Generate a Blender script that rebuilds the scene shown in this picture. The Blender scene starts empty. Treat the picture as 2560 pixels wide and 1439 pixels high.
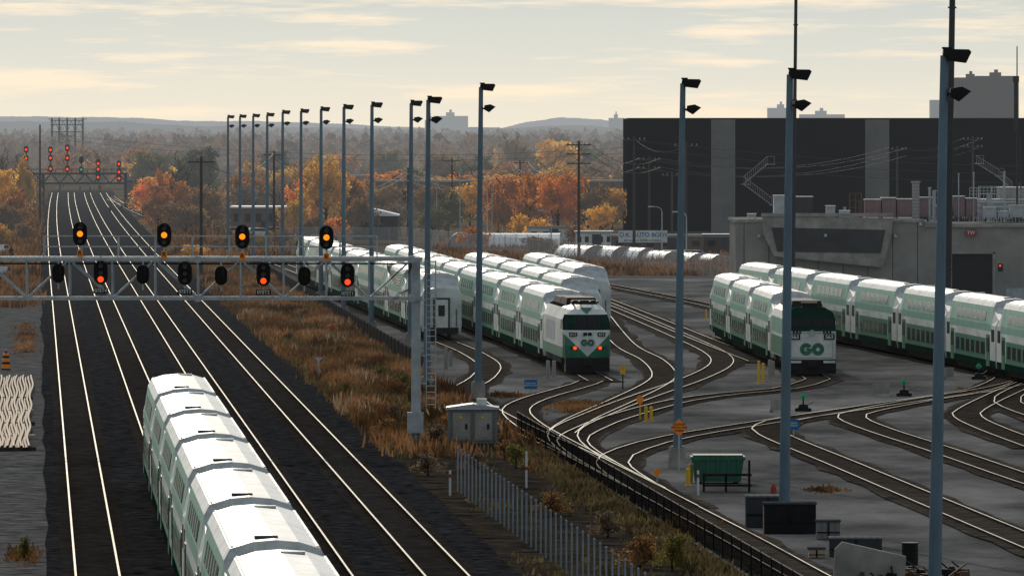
import bpy, math, random
import numpy as np
from mathutils import Vector, Matrix
random.seed(7)
sc=bpy.context.scene; col=sc.collection
# ---------------------------------------------------------------- image pixels to ground
H=15.5; F=21333.3; VS=.05555      # eye height, long lens, bearing of the main line
def S(b,d):                        # ground point under an image pixel: column b, row d
    r=d-330.; return Vector((H*(b-1280)/r, H*F/r, 0))
def K(d): return H/(d-330.)
def P(L,Y,z=0): return Vector((L-VS*Y,Y,z))
# ---------------------------------------------------------------- materials
HAZE=(.40,.42,.43,1)  # aerial haze painted into the materials as emission, stronger with world Y
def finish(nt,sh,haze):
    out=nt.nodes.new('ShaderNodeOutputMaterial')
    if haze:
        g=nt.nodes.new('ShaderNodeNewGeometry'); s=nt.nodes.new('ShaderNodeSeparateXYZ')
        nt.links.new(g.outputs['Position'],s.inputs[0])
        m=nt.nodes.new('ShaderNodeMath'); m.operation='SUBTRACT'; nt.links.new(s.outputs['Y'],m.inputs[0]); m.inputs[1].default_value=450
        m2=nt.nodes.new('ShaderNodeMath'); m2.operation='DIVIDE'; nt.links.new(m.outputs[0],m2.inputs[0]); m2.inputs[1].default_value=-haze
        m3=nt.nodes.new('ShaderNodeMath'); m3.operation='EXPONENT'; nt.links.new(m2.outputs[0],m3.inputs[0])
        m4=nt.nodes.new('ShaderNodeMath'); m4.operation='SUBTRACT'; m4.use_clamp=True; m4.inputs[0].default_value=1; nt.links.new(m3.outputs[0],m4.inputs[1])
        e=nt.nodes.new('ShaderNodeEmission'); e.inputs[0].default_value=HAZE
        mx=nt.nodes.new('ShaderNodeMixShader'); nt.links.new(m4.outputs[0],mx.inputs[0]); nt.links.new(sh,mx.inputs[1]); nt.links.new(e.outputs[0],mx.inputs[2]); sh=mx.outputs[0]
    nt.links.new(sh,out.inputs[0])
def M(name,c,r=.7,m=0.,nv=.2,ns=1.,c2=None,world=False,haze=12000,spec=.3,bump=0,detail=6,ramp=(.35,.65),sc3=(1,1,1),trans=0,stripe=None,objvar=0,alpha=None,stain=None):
    ma=bpy.data.materials.new(name); ma.use_nodes=True; nt=ma.node_tree; nt.nodes.clear(); N=nt.nodes.new; Lk=nt.links.new
    if world: co=N('ShaderNodeNewGeometry').outputs['Position']
    else: co=N('ShaderNodeTexCoord').outputs['Object']
    mp=N('ShaderNodeMapping'); mp.inputs['Scale'].default_value=sc3; Lk(co,mp.inputs[0])
    no=N('ShaderNodeTexNoise'); no.inputs['Scale'].default_value=ns; no.inputs['Detail'].default_value=detail; no.inputs['Roughness'].default_value=.65; Lk(mp.outputs[0],no.inputs['Vector'])
    cr=N('ShaderNodeValToRGB'); e=cr.color_ramp.elements; e[0].position=ramp[0]; e[1].position=ramp[1]
    a=[x*(1-nv) for x in c]; b=[min(1,x*(1+nv)) for x in (c2 or c)]
    e[0].color=(*a,1); e[1].color=(*b,1); Lk(no.outputs['Fac'],cr.inputs[0]); cc=cr.outputs[0]
    if stain:   # (scale, depth)
        n2=N('ShaderNodeTexNoise'); n2.inputs['Scale'].default_value=stain[0]; n2.inputs['Detail'].default_value=8; n2.inputs['Roughness'].default_value=.7; Lk(mp.outputs[0],n2.inputs['Vector'])
        mr=N('ShaderNodeMapRange'); mr.inputs[1].default_value=.38; mr.inputs[2].default_value=.6; mr.inputs[3].default_value=1-stain[1]; Lk(n2.outputs['Fac'],mr.inputs[0])
        vm=N('ShaderNodeVectorMath'); vm.operation='SCALE'; Lk(cc,vm.inputs[0]); Lk(mr.outputs[0],vm.inputs['Scale']); cc=vm.outputs[0]
    if stripe:
        w=N('ShaderNodeTexWave'); w.bands_direction=stripe[0]; w.inputs['Scale'].default_value=stripe[1]; Lk(co,w.inputs[0])
        mr=N('ShaderNodeMapRange'); mr.inputs[3].default_value=1-stripe[2]; Lk(w.outputs['Fac'],mr.inputs[0])
        vm=N('ShaderNodeVectorMath'); vm.operation='SCALE'; Lk(cc,vm.inputs[0]); Lk(mr.outputs[0],vm.inputs['Scale']); cc=vm.outputs[0]
    if objvar:
        oi=N('ShaderNodeObjectInfo'); mr=N('ShaderNodeMapRange'); mr.inputs[3].default_value=1-objvar; mr.inputs[4].default_value=1+objvar; Lk(oi.outputs['Random'],mr.inputs[0])
        vm=N('ShaderNodeVectorMath'); vm.operation='SCALE'; Lk(cc,vm.inputs[0]); Lk(mr.outputs[0],vm.inputs['Scale']); cc=vm.outputs[0]
    if spec<=.12:
        p=N('ShaderNodeBsdfDiffuse'); Lk(cc,p.inputs[0]); p.inputs['Roughness'].default_value=.6
    else:
        p=N('ShaderNodeBsdfPrincipled'); Lk(cc,p.inputs['Base Color']); p.inputs['Roughness'].default_value=r; p.inputs['Metallic'].default_value=m; p.inputs['Specular IOR Level'].default_value=spec
    if bump:
        bp=N('ShaderNodeBump'); bp.inputs['Strength'].default_value=bump; bp.inputs['Distance'].default_value=.1; Lk(no.outputs['Fac'],bp.inputs['Height']); Lk(bp.outputs[0],p.inputs['Normal'])
    sh=p.outputs[0]
    if trans:
        t=N('ShaderNodeBsdfTranslucent'); Lk(cc,t.inputs[0]); mx=N('ShaderNodeMixShader'); mx.inputs[0].default_value=trans; Lk(sh,mx.inputs[1]); Lk(t.outputs[0],mx.inputs[2]); sh=mx.outputs[0]
    if alpha is not None:
        t=N('ShaderNodeBsdfTransparent'); mx=N('ShaderNodeMixShader'); mx.inputs[0].default_value=alpha; Lk(t.outputs[0],mx.inputs[1]); Lk(sh,mx.inputs[2]); sh=mx.outputs[0]
    finish(nt,sh,haze); return ma
def EM(name,c,s):
    ma=bpy.data.materials.new(name); ma.use_nodes=True; nt=ma.node_tree; nt.nodes.clear()
    e=nt.nodes.new('ShaderNodeEmission'); e.inputs[0].default_value=(*c,1); e.inputs[1].default_value=s
    o=nt.nodes.new('ShaderNodeOutputMaterial'); nt.links.new(e.outputs[0],o.inputs[0]); return ma
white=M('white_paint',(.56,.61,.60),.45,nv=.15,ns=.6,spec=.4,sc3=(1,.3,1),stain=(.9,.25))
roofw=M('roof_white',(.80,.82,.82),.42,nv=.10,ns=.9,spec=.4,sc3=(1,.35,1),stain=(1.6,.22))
roofe=M('roof_end_shaded_white',(.42,.46,.47),.5,nv=.15,ns=.9,spec=.3,stain=(1.6,.25))  # roof white darkened, shade put into the colour of the stepped coach ends
green=M('green_paint',(.010,.125,.07),.45,nv=.25,ns=.7,spec=.35)
mint=M('mint_paint',(.15,.33,.27),.45,nv=.15,ns=.7,spec=.35)
dgreen=M('dark_green_paint',(.006,.032,.022),.6,nv=.2,spec=.1)
glass=M('dark_glass',(.012,.014,.015),.2,nv=.1,spec=.25)
cabglass=M('cab_glass',(.008,.010,.012),.3,nv=.1,spec=.13)
black=M('black_paint',(.010,.010,.011),.7,nv=.3,ns=2,spec=.15)
under=M('underframe_grime',(.022,.020,.019),.8,nv=.4,ns=2,spec=.1)
greym=M('galvanised_steel',(.30,.34,.37),.5,.25,nv=.2,ns=1.5)
poleblue=M('blue_grey_pole',(.085,.14,.185),.5,.1,nv=.25,ns=.8,sc3=(1,1,.3))
postm_=M('blue_grey_post',(.22,.27,.31),.5,.2,nv=.25,ns=.8)
woodp=M('weathered_timber',(.05,.045,.042),.85,nv=.3,ns=2,sc3=(4,4,.3),spec=.1)
darkp=M('dark_mast_paint',(.02,.024,.03),.6,nv=.3,ns=1)
conc=M('concrete',(.31,.31,.29),.85,nv=.22,ns=.8,spec=.1,stain=(.5,.25))
ribc=M('ribbed_concrete',(.31,.31,.295),.85,nv=.12,ns=.3,stripe=('X',1.6,.14),spec=.1,stain=(.25,.22))
darkpanel=M('dark_panel',(.055,.06,.066),.7,nv=.2,ns=.5,spec=.1)
chark=M('charcoal_cladding',(.011,.013,.017),.7,nv=.25,ns=.12,stripe=('X',.9,.3),haze=18000,spec=.1)
strip=M('grey_cladding',(.19,.20,.205),.7,nv=.15,ns=.3,stripe=('X',1.2,.2),haze=16000,spec=.1)
railtop=M('polished_rail_head',(.82,.75,.64),.22,1.,nv=.14,ns=.3,haze=0)
railside=M('rusty_rail_web',(.05,.035,.026),.8,nv=.3,haze=0,spec=.1)
sleep=M('sleeper_timber',(.06,.050,.042),.9,nv=.4,ns=.7,world=True,spec=.1)
ballm=M('dark_ballast',(.010,.0105,.012),.95,nv=.5,ns=1.4,c2=(.036,.036,.039),world=True,spec=.05,detail=10,bump=.7,stain=(.3,.2))
bally=M('yard_ballast',(.034,.030,.028),.95,nv=.4,ns=.9,c2=(.090,.078,.068),world=True,spec=.05,detail=10,bump=.6)
asph=M('worn_asphalt',(.105,.105,.106),.9,nv=.22,ns=.06,c2=(.22,.217,.213),world=True,spec=.05,detail=12,sc3=(1.,.4,1),bump=.35,stain=(.14,.5))
gravel=M('grey_gravel',(.07,.071,.075),.95,nv=.35,ns=.9,c2=(.15,.148,.145),world=True,spec=.05,detail=12,bump=.6,stain=(.5,.2))
soil=M('dark_soil',(.016,.015,.014),.95,nv=.4,ns=.7,c2=(.05,.042,.034),world=True,spec=.05,detail=10,bump=.7)
drygr=M('dry_grass_ground',(.05,.034,.022),.95,nv=.4,ns=.3,c2=(.12,.085,.05),world=True,spec=.05,detail=10)
land=M('scrub_land',(.07,.058,.038),.95,nv=.35,ns=.02,c2=(.15,.11,.065),world=True,spec=.05,detail=10)
rustc=M('rusty_steel',(.09,.045,.03),.8,nv=.35,ns=1)
brick=M('brown_brick',(.12,.068,.055),.85,nv=.2,ns=.4,haze=8000,spec=.1)
tarp=M('white_tarpaulin',(.66,.68,.70),.4,nv=.2,ns=.3)
yellow=M('yellow_paint',(.55,.34,.02),.5,nv=.15)
orange=M('orange_paint',(.72,.21,.015),.5,nv=.12)
bluem=M('blue_sign_paint',(.03,.15,.36),.5,nv=.1,spec=.1)
redm=M('red_paint',(.22,.03,.025),.5,nv=.1)
hvac=M('brown_grey_metal',(.26,.18,.19),.6,nv=.25,ns=.4,stripe=('X',2.,.3),spec=.1)
conduit=M('tan_plastic',(.33,.26,.19),.6,nv=.2,ns=1)
binm=M('green_bin_paint',(.015,.09,.06),.5,nv=.3,ns=1)
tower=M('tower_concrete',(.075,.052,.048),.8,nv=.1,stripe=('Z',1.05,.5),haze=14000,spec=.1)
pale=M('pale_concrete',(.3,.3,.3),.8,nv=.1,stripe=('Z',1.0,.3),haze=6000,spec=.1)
netting=M('black_netting',(.010,.010,.011),.9,nv=.4,ns=.5,spec=.1,alpha=.82)
mesh_f=M('chain_link',(.16,.17,.18),.5,.5,nv=.2,alpha=.25)
litO=EM('amber_lamp',(1,.24,.012),1.5); litR=EM('red_lamp',(1,.07,.015),1.5); litG=EM('green_lamp',(.1,.8,.6),.45)
lensoff=M('unlit_lens',(.04,.04,.04),.3,nv=.1)
gtarget=M('green_target',(.02,.35,.15),.5)
bark=M('bark',(.05,.04,.034),.9,nv=.3,ns=6,spec=.1)
LEAF={}
for n,c,c2 in (('orange',(.32,.080,.010),(.92,.31,.035)),('yellow',(.34,.17,.018),(.88,.50,.07)),('brown',(.085,.05,.026),(.30,.175,.075)),('olive',(.048,.052,.016),(.18,.16,.05)),('dark',(.020,.024,.012),(.085,.080,.034)),('rust',(.17,.055,.015),(.50,.20,.045)),('grey',(.075,.060,.045),(.23,.175,.12))):
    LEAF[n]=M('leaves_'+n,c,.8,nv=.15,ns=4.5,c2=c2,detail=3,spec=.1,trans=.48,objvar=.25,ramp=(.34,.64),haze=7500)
grassm=M('dry_grass_blades',(.06,.038,.020),.9,nv=.3,ns=.13,c2=(.36,.19,.09),world=True,spec=.05,detail=9,trans=.3,sc3=(1,.3,1),ramp=(.34,.74),stain=(.3,.55))
weedm=M('dark_weed_blades',(.03,.03,.017),.9,nv=.3,ns=.2,c2=(.13,.10,.052),world=True,spec=.05,detail=9,trans=.3)
palegr=M('pale_weed_blades',(.13,.105,.07),.9,nv=.3,ns=.2,c2=(.34,.27,.18),world=True,spec=.05,detail=9,trans=.3)
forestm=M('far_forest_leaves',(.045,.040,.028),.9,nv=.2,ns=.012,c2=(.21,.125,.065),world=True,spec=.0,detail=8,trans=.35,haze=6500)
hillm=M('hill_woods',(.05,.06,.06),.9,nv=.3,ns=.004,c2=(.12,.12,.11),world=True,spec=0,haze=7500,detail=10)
# ---------------------------------------------------------------- mesh kit
class MB:
    def __init__(s): s.v=[];s.f=[];s.m=[]
    def poly(s,pts,m=0):
        n=len(s.v); s.v+= [tuple(p) for p in pts]; s.f.append(tuple(range(n,n+len(pts)))); s.m.append(m); return s
    def box(s,x0,x1,y0,y1,z0,z1,m=0,tz=0,tx=0):
        n=len(s.v)
        s.v+=[(x0,y0,z0),(x1,y0,z0),(x1,y1,z0),(x0,y1,z0),(x0+tx,y0+tz,z1),(x1-tx,y0+tz,z1),(x1-tx,y1-tz,z1),(x0+tx,y1-tz,z1)]
        for q in ((0,3,2,1),(4,5,6,7),(0,1,5,4),(1,2,6,5),(2,3,7,6),(3,0,4,7)): s.f.append(tuple(n+i for i in q)); s.m.append(m)
        return s
    def ribbon(s,lo,hi,mats,flip=False):     # one connected strip of faces
        n=len(s.v); k=len(lo); s.v+=[tuple(p) for p in lo]+[tuple(p) for p in hi]
        for i in range(k-1):
            q=(n+i,n+i+1,n+k+i+1,n+k+i); s.f.append(q[::-1] if flip else q); s.m.append(mats[i%len(mats)])
        return s
    def cyl(s,p0,p1,r0,r1=None,n=8,m=0,cap=True):
        r1=r0 if r1 is None else r1; p0=Vector(p0);p1=Vector(p1); d=(p1-p0).normalized()
        a=d.orthogonal().normalized(); b=d.cross(a); k=len(s.v)
        for p,r in((p0,r0),(p1,r1)):
            for i in range(n):
                t=2*math.pi*i/n; s.v.append(tuple(p+a*math.cos(t)*r+b*math.sin(t)*r))
        for i in range(n):
            j=(i+1)%n; s.f.append((k+i,k+j,k+n+j,k+n+i)); s.m.append(m)
        if cap:
            s.f.append(tuple(k+n-1-i for i in range(n))); s.m.append(m); s.f.append(tuple(k+n+i for i in range(n))); s.m.append(m)
        return s
    def beam(s,p0,p1,w,m=0): return s.cyl(p0,p1,w*.7,w*.7,4,m)
    def tube(s,pts,r,n=5,m=0):
        for a,b in zip(pts[:-1],pts[1:]): s.cyl(a,b,r,r,n,m,False)
        return s
    def prism(s,pts,y0,y1,m=0):
        s.poly([(x,y0,z) for x,z in pts],m); s.poly([(x,y1,z) for x,z in reversed(pts)],m)
        for i in range(len(pts)):
            a=pts[i];b=pts[(i+1)%len(pts)]; s.poly([(b[0],y0,b[1]),(a[0],y0,a[1]),(a[0],y1,a[1]),(b[0],y1,b[1])],m)
        return s
    def mesh(s,name,mats):
        me=bpy.data.meshes.new(name); me.from_pydata(s.v,[],s.f)
        for x in mats: me.materials.append(x)
        if len(mats)>1: me.polygons.foreach_set('material_index',s.m)
        me.update(); return me
def link(o): col.objects.link(o); return o
def tag(o,label,cat,group=None):
    o['label']=label; o['category']=cat
    if group: o['group']=group
    return o
def empty(name,label,cat,loc=(0,0,0),rz=0,group=None,tilt=0):
    o=bpy.data.objects.new(name,None); o.location=loc; o.rotation_euler=(0,tilt,rz); o.empty_display_size=.5; link(o); return tag(o,label,cat,group)
def part(parent,name,mb,mats,loc=(0,0,0),label=None):
    me=mb if isinstance(mb,bpy.types.Mesh) else mb.mesh(name,mats if isinstance(mats,(list,tuple)) else [mats])
    o=bpy.data.objects.new(name,me); o.parent=parent; o.location=loc; link(o)
    if label: o['label']=label
    return o
def solo(name,mb,mats,label,cat,loc=(0,0,0),rz=0,group=None,tilt=0):
    me=mb.mesh(name,mats if isinstance(mats,(list,tuple)) else [mats]); o=bpy.data.objects.new(name,me); o.location=loc; o.rotation_euler=(0,tilt,rz); link(o); return tag(o,label,cat,group)
def struct(name,mb,mat):
    o=bpy.data.objects.new(name,mb.mesh(name,[mat])); link(o); o['kind']='structure'; return o
def clone(root,loc,rz=None,tilt=0,label=None,scale=None):
    def rec(o,par):
        c=o.copy(); 
        if par: c.parent=par
        link(c)
        for ch in list(o.children): rec(ch,c)
        return c
    c=rec(root,None); c.location=loc
    if rz is not None: c.rotation_euler=(0,tilt,rz)
    if label: c['label']=label
    if scale: c.scale=scale
    return c
def textmesh(s,size,depth=.0):
    cu=bpy.data.curves.new('lettering','FONT'); cu.body=s; cu.size=size; cu.align_x='CENTER'; cu.align_y='CENTER'; cu.extrude=depth; cu.offset=size*.02
    o=bpy.data.objects.new('lettering',cu); link(o); dg=bpy.context.evaluated_depsgraph_get(); dg.update()
    me=bpy.data.meshes.new_from_object(o.evaluated_get(dg)); bpy.data.objects.remove(o)
    me.transform(Matrix.Rotation(math.pi/2,4,'X')); return me
def text(parent,s,size,mat,loc,name='lettering'):
    me=textmesh(s,size); me.materials.clear(); me.materials.append(mat); return part(parent,name,me,mat,loc)
def bb(*a):
    m=MB(); m.box(*a); return m
# ---------------------------------------------------------------- ground
g=MB(); g.poly([(-9000,-200,0),(9000,-200,0),(9000,30000,0),(-9000,30000,0)]); struct('ground',g,land)
def bend(Y): return Vector((1.6*max(0,(Y-950)/1000)**2,0,0))
def stripL(name,L0,L1,Y0,Y1,z,mat,jag=0):
    mb=MB(); ys=list(np.linspace(Y0,Y1,160 if jag else 40)); rj=random.Random(name); off=[(rj.uniform(-jag,jag),rj.uniform(-jag,jag)) for _ in ys]
    for i in range(len(ys)-1):
        a,b=ys[i],ys[i+1]; ca=bend(a);cb=bend(b)
        mb.poly([P(L0+off[i][0],a,z)+ca,P(L1+off[i][1],a,z)+ca,P(L1+off[i+1][1],b,z)+cb,P(L0+off[i+1][0],b,z)+cb])
    return struct(name,mb,mat)
stripL('gravel_path',-30,1.5,150,900,.02,gravel)
stripL('dry_verge',-30,1.5,900,2600,.02,drygr)
stripL('soil_strip',15,24.7,150,450,.03,soil)
stripL('grass_strip',15,24.7,450,1100,.03,drygr)
stripL('main_line_ballast',.3,16.9,150,2250,.06,ballm,.12)
stripL('yard_asphalt',24.7,100,150,900,.05,asph)
stripL('yard_rear_gravel',24.7,100,900,1150,.03,gravel)
# ---------------------------------------------------------------- tracks
def cr(pts,step=6):
    out=[]; n=len(pts)
    for i in range(n-1):
        p0=pts[max(0,i-1)];p1=pts[i];p2=pts[i+1];p3=pts[min(n-1,i+2)]
        m=max(2,int((p2-p1).length/step))
        for j in range(m):
            t=j/m; out.append(.5*((2*p1)+(p2-p0)*t+(2*p0-5*p1+4*p2-p3)*t*t+(3*p1-p0-3*p2+p3)*t**3))
    out.append(pts[-1]); return out
tcount=0
def track(pts,label,bed=True,zb=.055,sleepers=True,maxY=1000,w=1.4,rh=.10,h=.031):
    global tcount; tcount+=1; z0=zb+.004*tcount
    pts=cr([Vector((p[0],p[1],0)) for p in pts]); n=len(pts); nor=[]
    for i in range(n):
        d=(pts[min(n-1,i+1)]-pts[max(0,i-1)]).normalized(); nor.append(Vector((d.y,-d.x,0)))
    root=empty('railway_track',label,'railway track',group='railway tracks')
    if bed:
        mb=MB(); rj=random.Random(tcount); jl=[w+rj.uniform(-.25,.25) for _ in pts]; jr=[w+rj.uniform(-.25,.25) for _ in pts]; Z=Vector((0,0,z0))
        for i in range(n-1): mb.poly([pts[i]-nor[i]*jl[i]+Z,pts[i]+nor[i]*jr[i]+Z,pts[i+1]+nor[i+1]*jr[i+1]+Z,pts[i+1]-nor[i+1]*jl[i+1]+Z])
        part(root,'ballast_bed',mb,bally)
    zt=z0+rh
    for sgn in(-1,1):
        mb=MB()
        for i in range(n-1):
            a=pts[i]+nor[i]*sgn*.755; b=pts[i+1]+nor[i+1]*sgn*.755; na=nor[i]*h; nb=nor[i+1]*h
            T=Vector((0,0,zt)); B=Vector((0,0,z0))
            mb.poly([a-na+T,a+na+T,b+nb+T,b-nb+T],0)
            mb.poly([a-na+B,a-na+T,b-nb+T,b-nb+B],1); mb.poly([a+na+T,a+na+B,b+nb+B,b+nb+T],1)
        part(root,'rail',mb,[railtop,railside])
    if sleepers:
        mb=MB(); acc=0
        for i in range(n-1):
            if pts[i].y>maxY: continue
            seg=(pts[i+1]-pts[i]); L=seg.length; u=seg/L; nn=nor[i]
            while acc<L:
                c=pts[i]+u*acc; j=random.uniform(-.06,.06)
                q=[c-nn*(1.25+j)-u*.11,c+nn*(1.25-j)-u*.11,c+nn*(1.25-j)+u*.11,c-nn*(1.25+j)+u*.11]; zz=Vector((0,0,z0+.03))
                mb.poly([x+zz for x in q]); acc+=.62
            acc-=L
        o=part(root,'sleeper_row',mb,sleep); o['kind']='stuff'
    return root
TR=[2.06,6.07,10.08,14.09]
for L in TR:
    track([P(L,y)+bend(y) for y in (150,300,500,700,900,1100,1300,1500,1800,2000,2150)],'straight main line track with shiny worn rails on dark ballast',bed=False,zb=.065,rh=.17,h=.037)
track([P(15.5,2050)+bend(2050),P(18.5,1700),P(23.5,1300),P(28,1000),P(29.5,850)],'branch track curving from main line into yard',bed=True,sleepers=False)
track([P(16.5,1950),P(24,1400),P(31,1050),P(33.6,820)],'branch track curving from main line into yard',bed=True,sleepers=False)
def SP(lst): return [S(*p) for p in lst]
A_line=[P(27.6,860),P(28.8,740),P(29.8,630)]
B_line=[P(33.4,820),P(34.1,680),P(34.9,542)]
C_line=[P(38.2,760),P(39.1,614)]
D_line=[P(43.4,760),P(43.1,664)]
E_line=[P(51.6,640),P(50.2,590),P(48.8,538)]
F_line=[P(57.2,700),P(58.6,640),P(60.3,580),P(61.2,530),P(61.6,480)]
yl='yard track with shiny curved rails on weathered sleepers'
track(A_line+SP([(1175,885),(1222,918),(1205,950),(1163,978),(1180,1008),(1240,1045),(1330,1090),(1440,1140),(1560,1200),(1700,1275),(1850,1355),(2010,1445),(2150,1520)]),yl)
track(B_line+SP([(1478,958),(1430,975),(1335,1003),(1290,1030),(1315,1063),(1385,1105),(1500,1165)]),yl)
track(SP([(1395,715),(1540,775),(1690,840),(1785,885),(1803,915),(1740,950),(1620,993),(1510,1035),(1410,1085),(1440,1135),(1540,1190)]),yl)
track(SP([(1500,790),(1560,865),(1630,905),(1660,940),(1640,965),(1560,1005),(1450,1055),(1400,1090)]),yl)
track(E_line+SP([(2035,958),(1960,978),(1830,990),(1700,1008),(1560,1045),(1480,1075),(1430,1110),(1500,1165),(1620,1230)]),yl)
track(SP([(2500,928),(2520,948),(2450,980),(2300,1005),(2100,1035),(1900,1065),(1700,1098),(1580,1130),(1530,1165),(1600,1220),(1700,1275)]),yl)
track(SP([(2600,945),(2500,975),(2300,1008),(2160,1035),(2130,1052),(2200,1083),(2350,1132),(2560,1205),(2700,1250)]),yl)
track(SP([(2450,985),(2200,1020),(2000,1050),(1925,1070),(1935,1095),(2100,1165),(2300,1250),(2560,1360),(2800,1460)]),yl)
track(SP([(2640,935),(2520,985),(2430,1030),(2420,1050),(2480,1080),(2600,1125)]),yl)
track(SP([(2700,925),(2600,960),(2520,1000),(2540,1025),(2640,1060)]),yl)
track(SP([(1420,700),(1560,725),(1760,765),(1900,800)]),yl)
track(SP([(1460,735),(1600,790),(1770,860),(1900,910)]),yl)
track(F_line+SP([(2720,960)]),yl,sleepers=False)
# ---------------------------------------------------------------- bilevel coach
def build_coach():
    root=empty('passenger_coach','white and green double deck passenger coach on rails','train coach',group='double deck coaches')
    st=[(-12.65,1.1),(-10.75,.34),(-10.6,.0),(-7.9,0),(7.9,0),(10.6,0),(10.75,.34),(12.65,1.1)]
    def sec(d): 
        e=1 if d>0 else 0
        return [(1.44,.55),(1.5,1.0),(1.5,2.35),(1.5,2.8),(1.49,3.25-.05*e),(1.32-.02*e,4.34-d*.72),(1.16-.1*e,4.64-d*.95),(.6,4.81-d),(0,4.86-d)]
    b=MB(); r=MB()
    for i in range(7):
        (y0,d0),(y1,d1)=st[i],st[i+1]; A=sec(d0);B=sec(d1); mid=i==3; inner=i in(2,3,4)
        for j in range(8):
            if j==0:m=3
            elif j==1:m=1 if mid else 0
            elif j==2:m=0
            elif j==3:m=2 if inner else 0
            elif j==4:m=2 if inner else 0
            else:m=0
            for s in(1,-1):
                q=[(s*A[j][0],y0,A[j][1]),(s*B[j][0],y1,B[j][1]),(s*B[j+1][0],y1,B[j+1][1]),(s*A[j+1][0],y0,A[j+1][1])]
                if s<0:q.reverse()
                (r if j>=5 else b).poly(q,(0 if inner else 1) if j>=5 else m)
    for y,d in(st[0],st[-1]):
        A=sec(d); pts=[(x,y,z) for x,z in A]+[(-x,y,z) for x,z in reversed(A[:-1])]
        if y>0: pts.reverse()
        b.poly(pts,0)
    b.box(-1.4,1.4,-7.4,7.4,.28,.56,4)
    for s in(-1,1): r.box(s*1.10-.03,s*1.10+.03,-10.4,10.4,4.63,4.70)
    part(root,'body',b,[white,green,mint,dgreen,under]); part(root,'roof',r,[roofw,roofe])
    v=MB(); v.box(-.3,.3,-.2,.2,0,.07); v.box(-.24,.24,-.24,-.2,.02,.06)
    part(root,'roof_vent',v,darkpanel,(-.2,-9.2,4.83)); part(root,'roof_vent',v,greym,(.25,8.7,4.83))
    def sl(s,y,t): return (s*(1.49-.17*t+.02),y,3.25+1.09*t)
    for s in(1,-1):
        ys=[]
        for i in range(6): ys+=[-7.4+i*2.55,-7.4+i*2.55+1.85]
        w=MB(); w.ribbon([sl(s,y,.14) for y in ys],[sl(s,y,.70) for y in ys],[0,1],s<0)
        w2=MB(); w2.ribbon([(s*1.515,y,1.32) for y in ys],[(s*1.515,y,2.08) for y in ys],[0,1],s<0)
        part(root,'window',w,[glass,mint]); part(root,'window',w2,[glass,green])
        for y in(-12.1,10.7):
            x0,x1=(1.49,1.515) if s>0 else(-1.515,-1.49)
            part(root,'window',bb(x0,x1,y,y+1.4,2.2,2.95),glass)
        for y in(-9.9,8.3):
            d=MB(); x0,x1=(1.49,1.53) if s>0 else(-1.53,-1.49)
            d.box(x0,x1,y,y+.78,.62,2.6,0); d.box(x0,x1,y+.82,y+1.6,.62,2.6,0)
            e=.01*s
            for q in(.15,.97): d.box(x0+e,x1+e,y+q,y+q+.48,1.5,2.4,1)
            part(root,'door',d,[green,glass])
    for y,s in((-12.65,-1),(12.65,1)):
        d=MB(); B=lambda x,w0,w1,z0,z1,m:d.box(-x,x,min(y+w0*s,y+w1*s),max(y+w0*s,y+w1*s),z0,z1,m)
        B(.62,0,.14,.75,3.05,1); B(.48,.14,.17,.85,2.9,0); B(.24,.17,.2,1.7,2.5,2); B(1.25,0,.14,.4,.85,3)
        for x in(-1.1,1.1): d.box(x-.03,x+.03,min(y,y+.08*s),max(y,y+.08*s),.9,2.2,1)
        part(root,'end_door',d,[white,darkpanel,glass,black])
    for y in(-9.4,9.4):
        m=MB(); m.box(-1.25,1.25,y-1.7,y+1.7,.42,.72)
        for q in(-1.2,1.2):
            for s in(-1,1): m.cyl((s*.68,y+q,.46),(s*.84,y+q,.46),.44,.44,14); m.box(s*1.05-.12,s*1.05+.12,y+q-.25,y+q+.25,.3,.65)
        part(root,'bogie',m,under)
    return root
coach=build_coach()
first=[True]
def place_on(line,dist,lens):
    pts=cr(line,2); cum=[0]
    for a,b in zip(pts[:-1],pts[1:]): cum.append(cum[-1]+(b-a).length)
    def at(s):
        if s>=cum[-1]: u=(pts[-1]-pts[-2]).normalized(); return pts[-1]+u*(s-cum[-1])
        i=max(0,min(len(cum)-2,int(np.searchsorted(cum,s))-1)); t=(s-cum[i])/(cum[i+1]-cum[i]); return pts[i].lerp(pts[i+1],t)
    a=at(dist);b=at(dist+lens); c=(a+b)/2; d=b-a; return c,math.atan2(-d.x,d.y),a
def consist(line,n,start=0,z=.22,label=None):
    s=start
    for i in range(n):
        c,rz,_=place_on(line,s,25.9); c=Vector((c.x,c.y,z))
        if first[0]:
            coach.location=c; coach.rotation_euler=(0,0,rz); first[0]=False
            if label: coach['label']=label
        else: clone(coach,c,rz,label=label)
        s+=25.9
consist([P(TR[1],190),P(TR[1],372)],7,0,label='double deck coach with bright white roof on the main line')
consist(A_line[::-1],9,0,label='parked white double deck coach beside the long dark wall')
consist(B_line[::-1],9,20.6,label='parked double deck coach coupled behind a locomotive')
consist(C_line[::-1],5,0,label='parked white double deck coach in the yard')
consist(D_line[::-1],3,0,label='parked white double deck coach in the yard')
consist(E_line[::-1],3,19.0,label='parked green striped double deck coach behind boxy locomotive')
consist(F_line[::-1],8,0,label='parked green and white coach beside the concrete depot')
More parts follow.
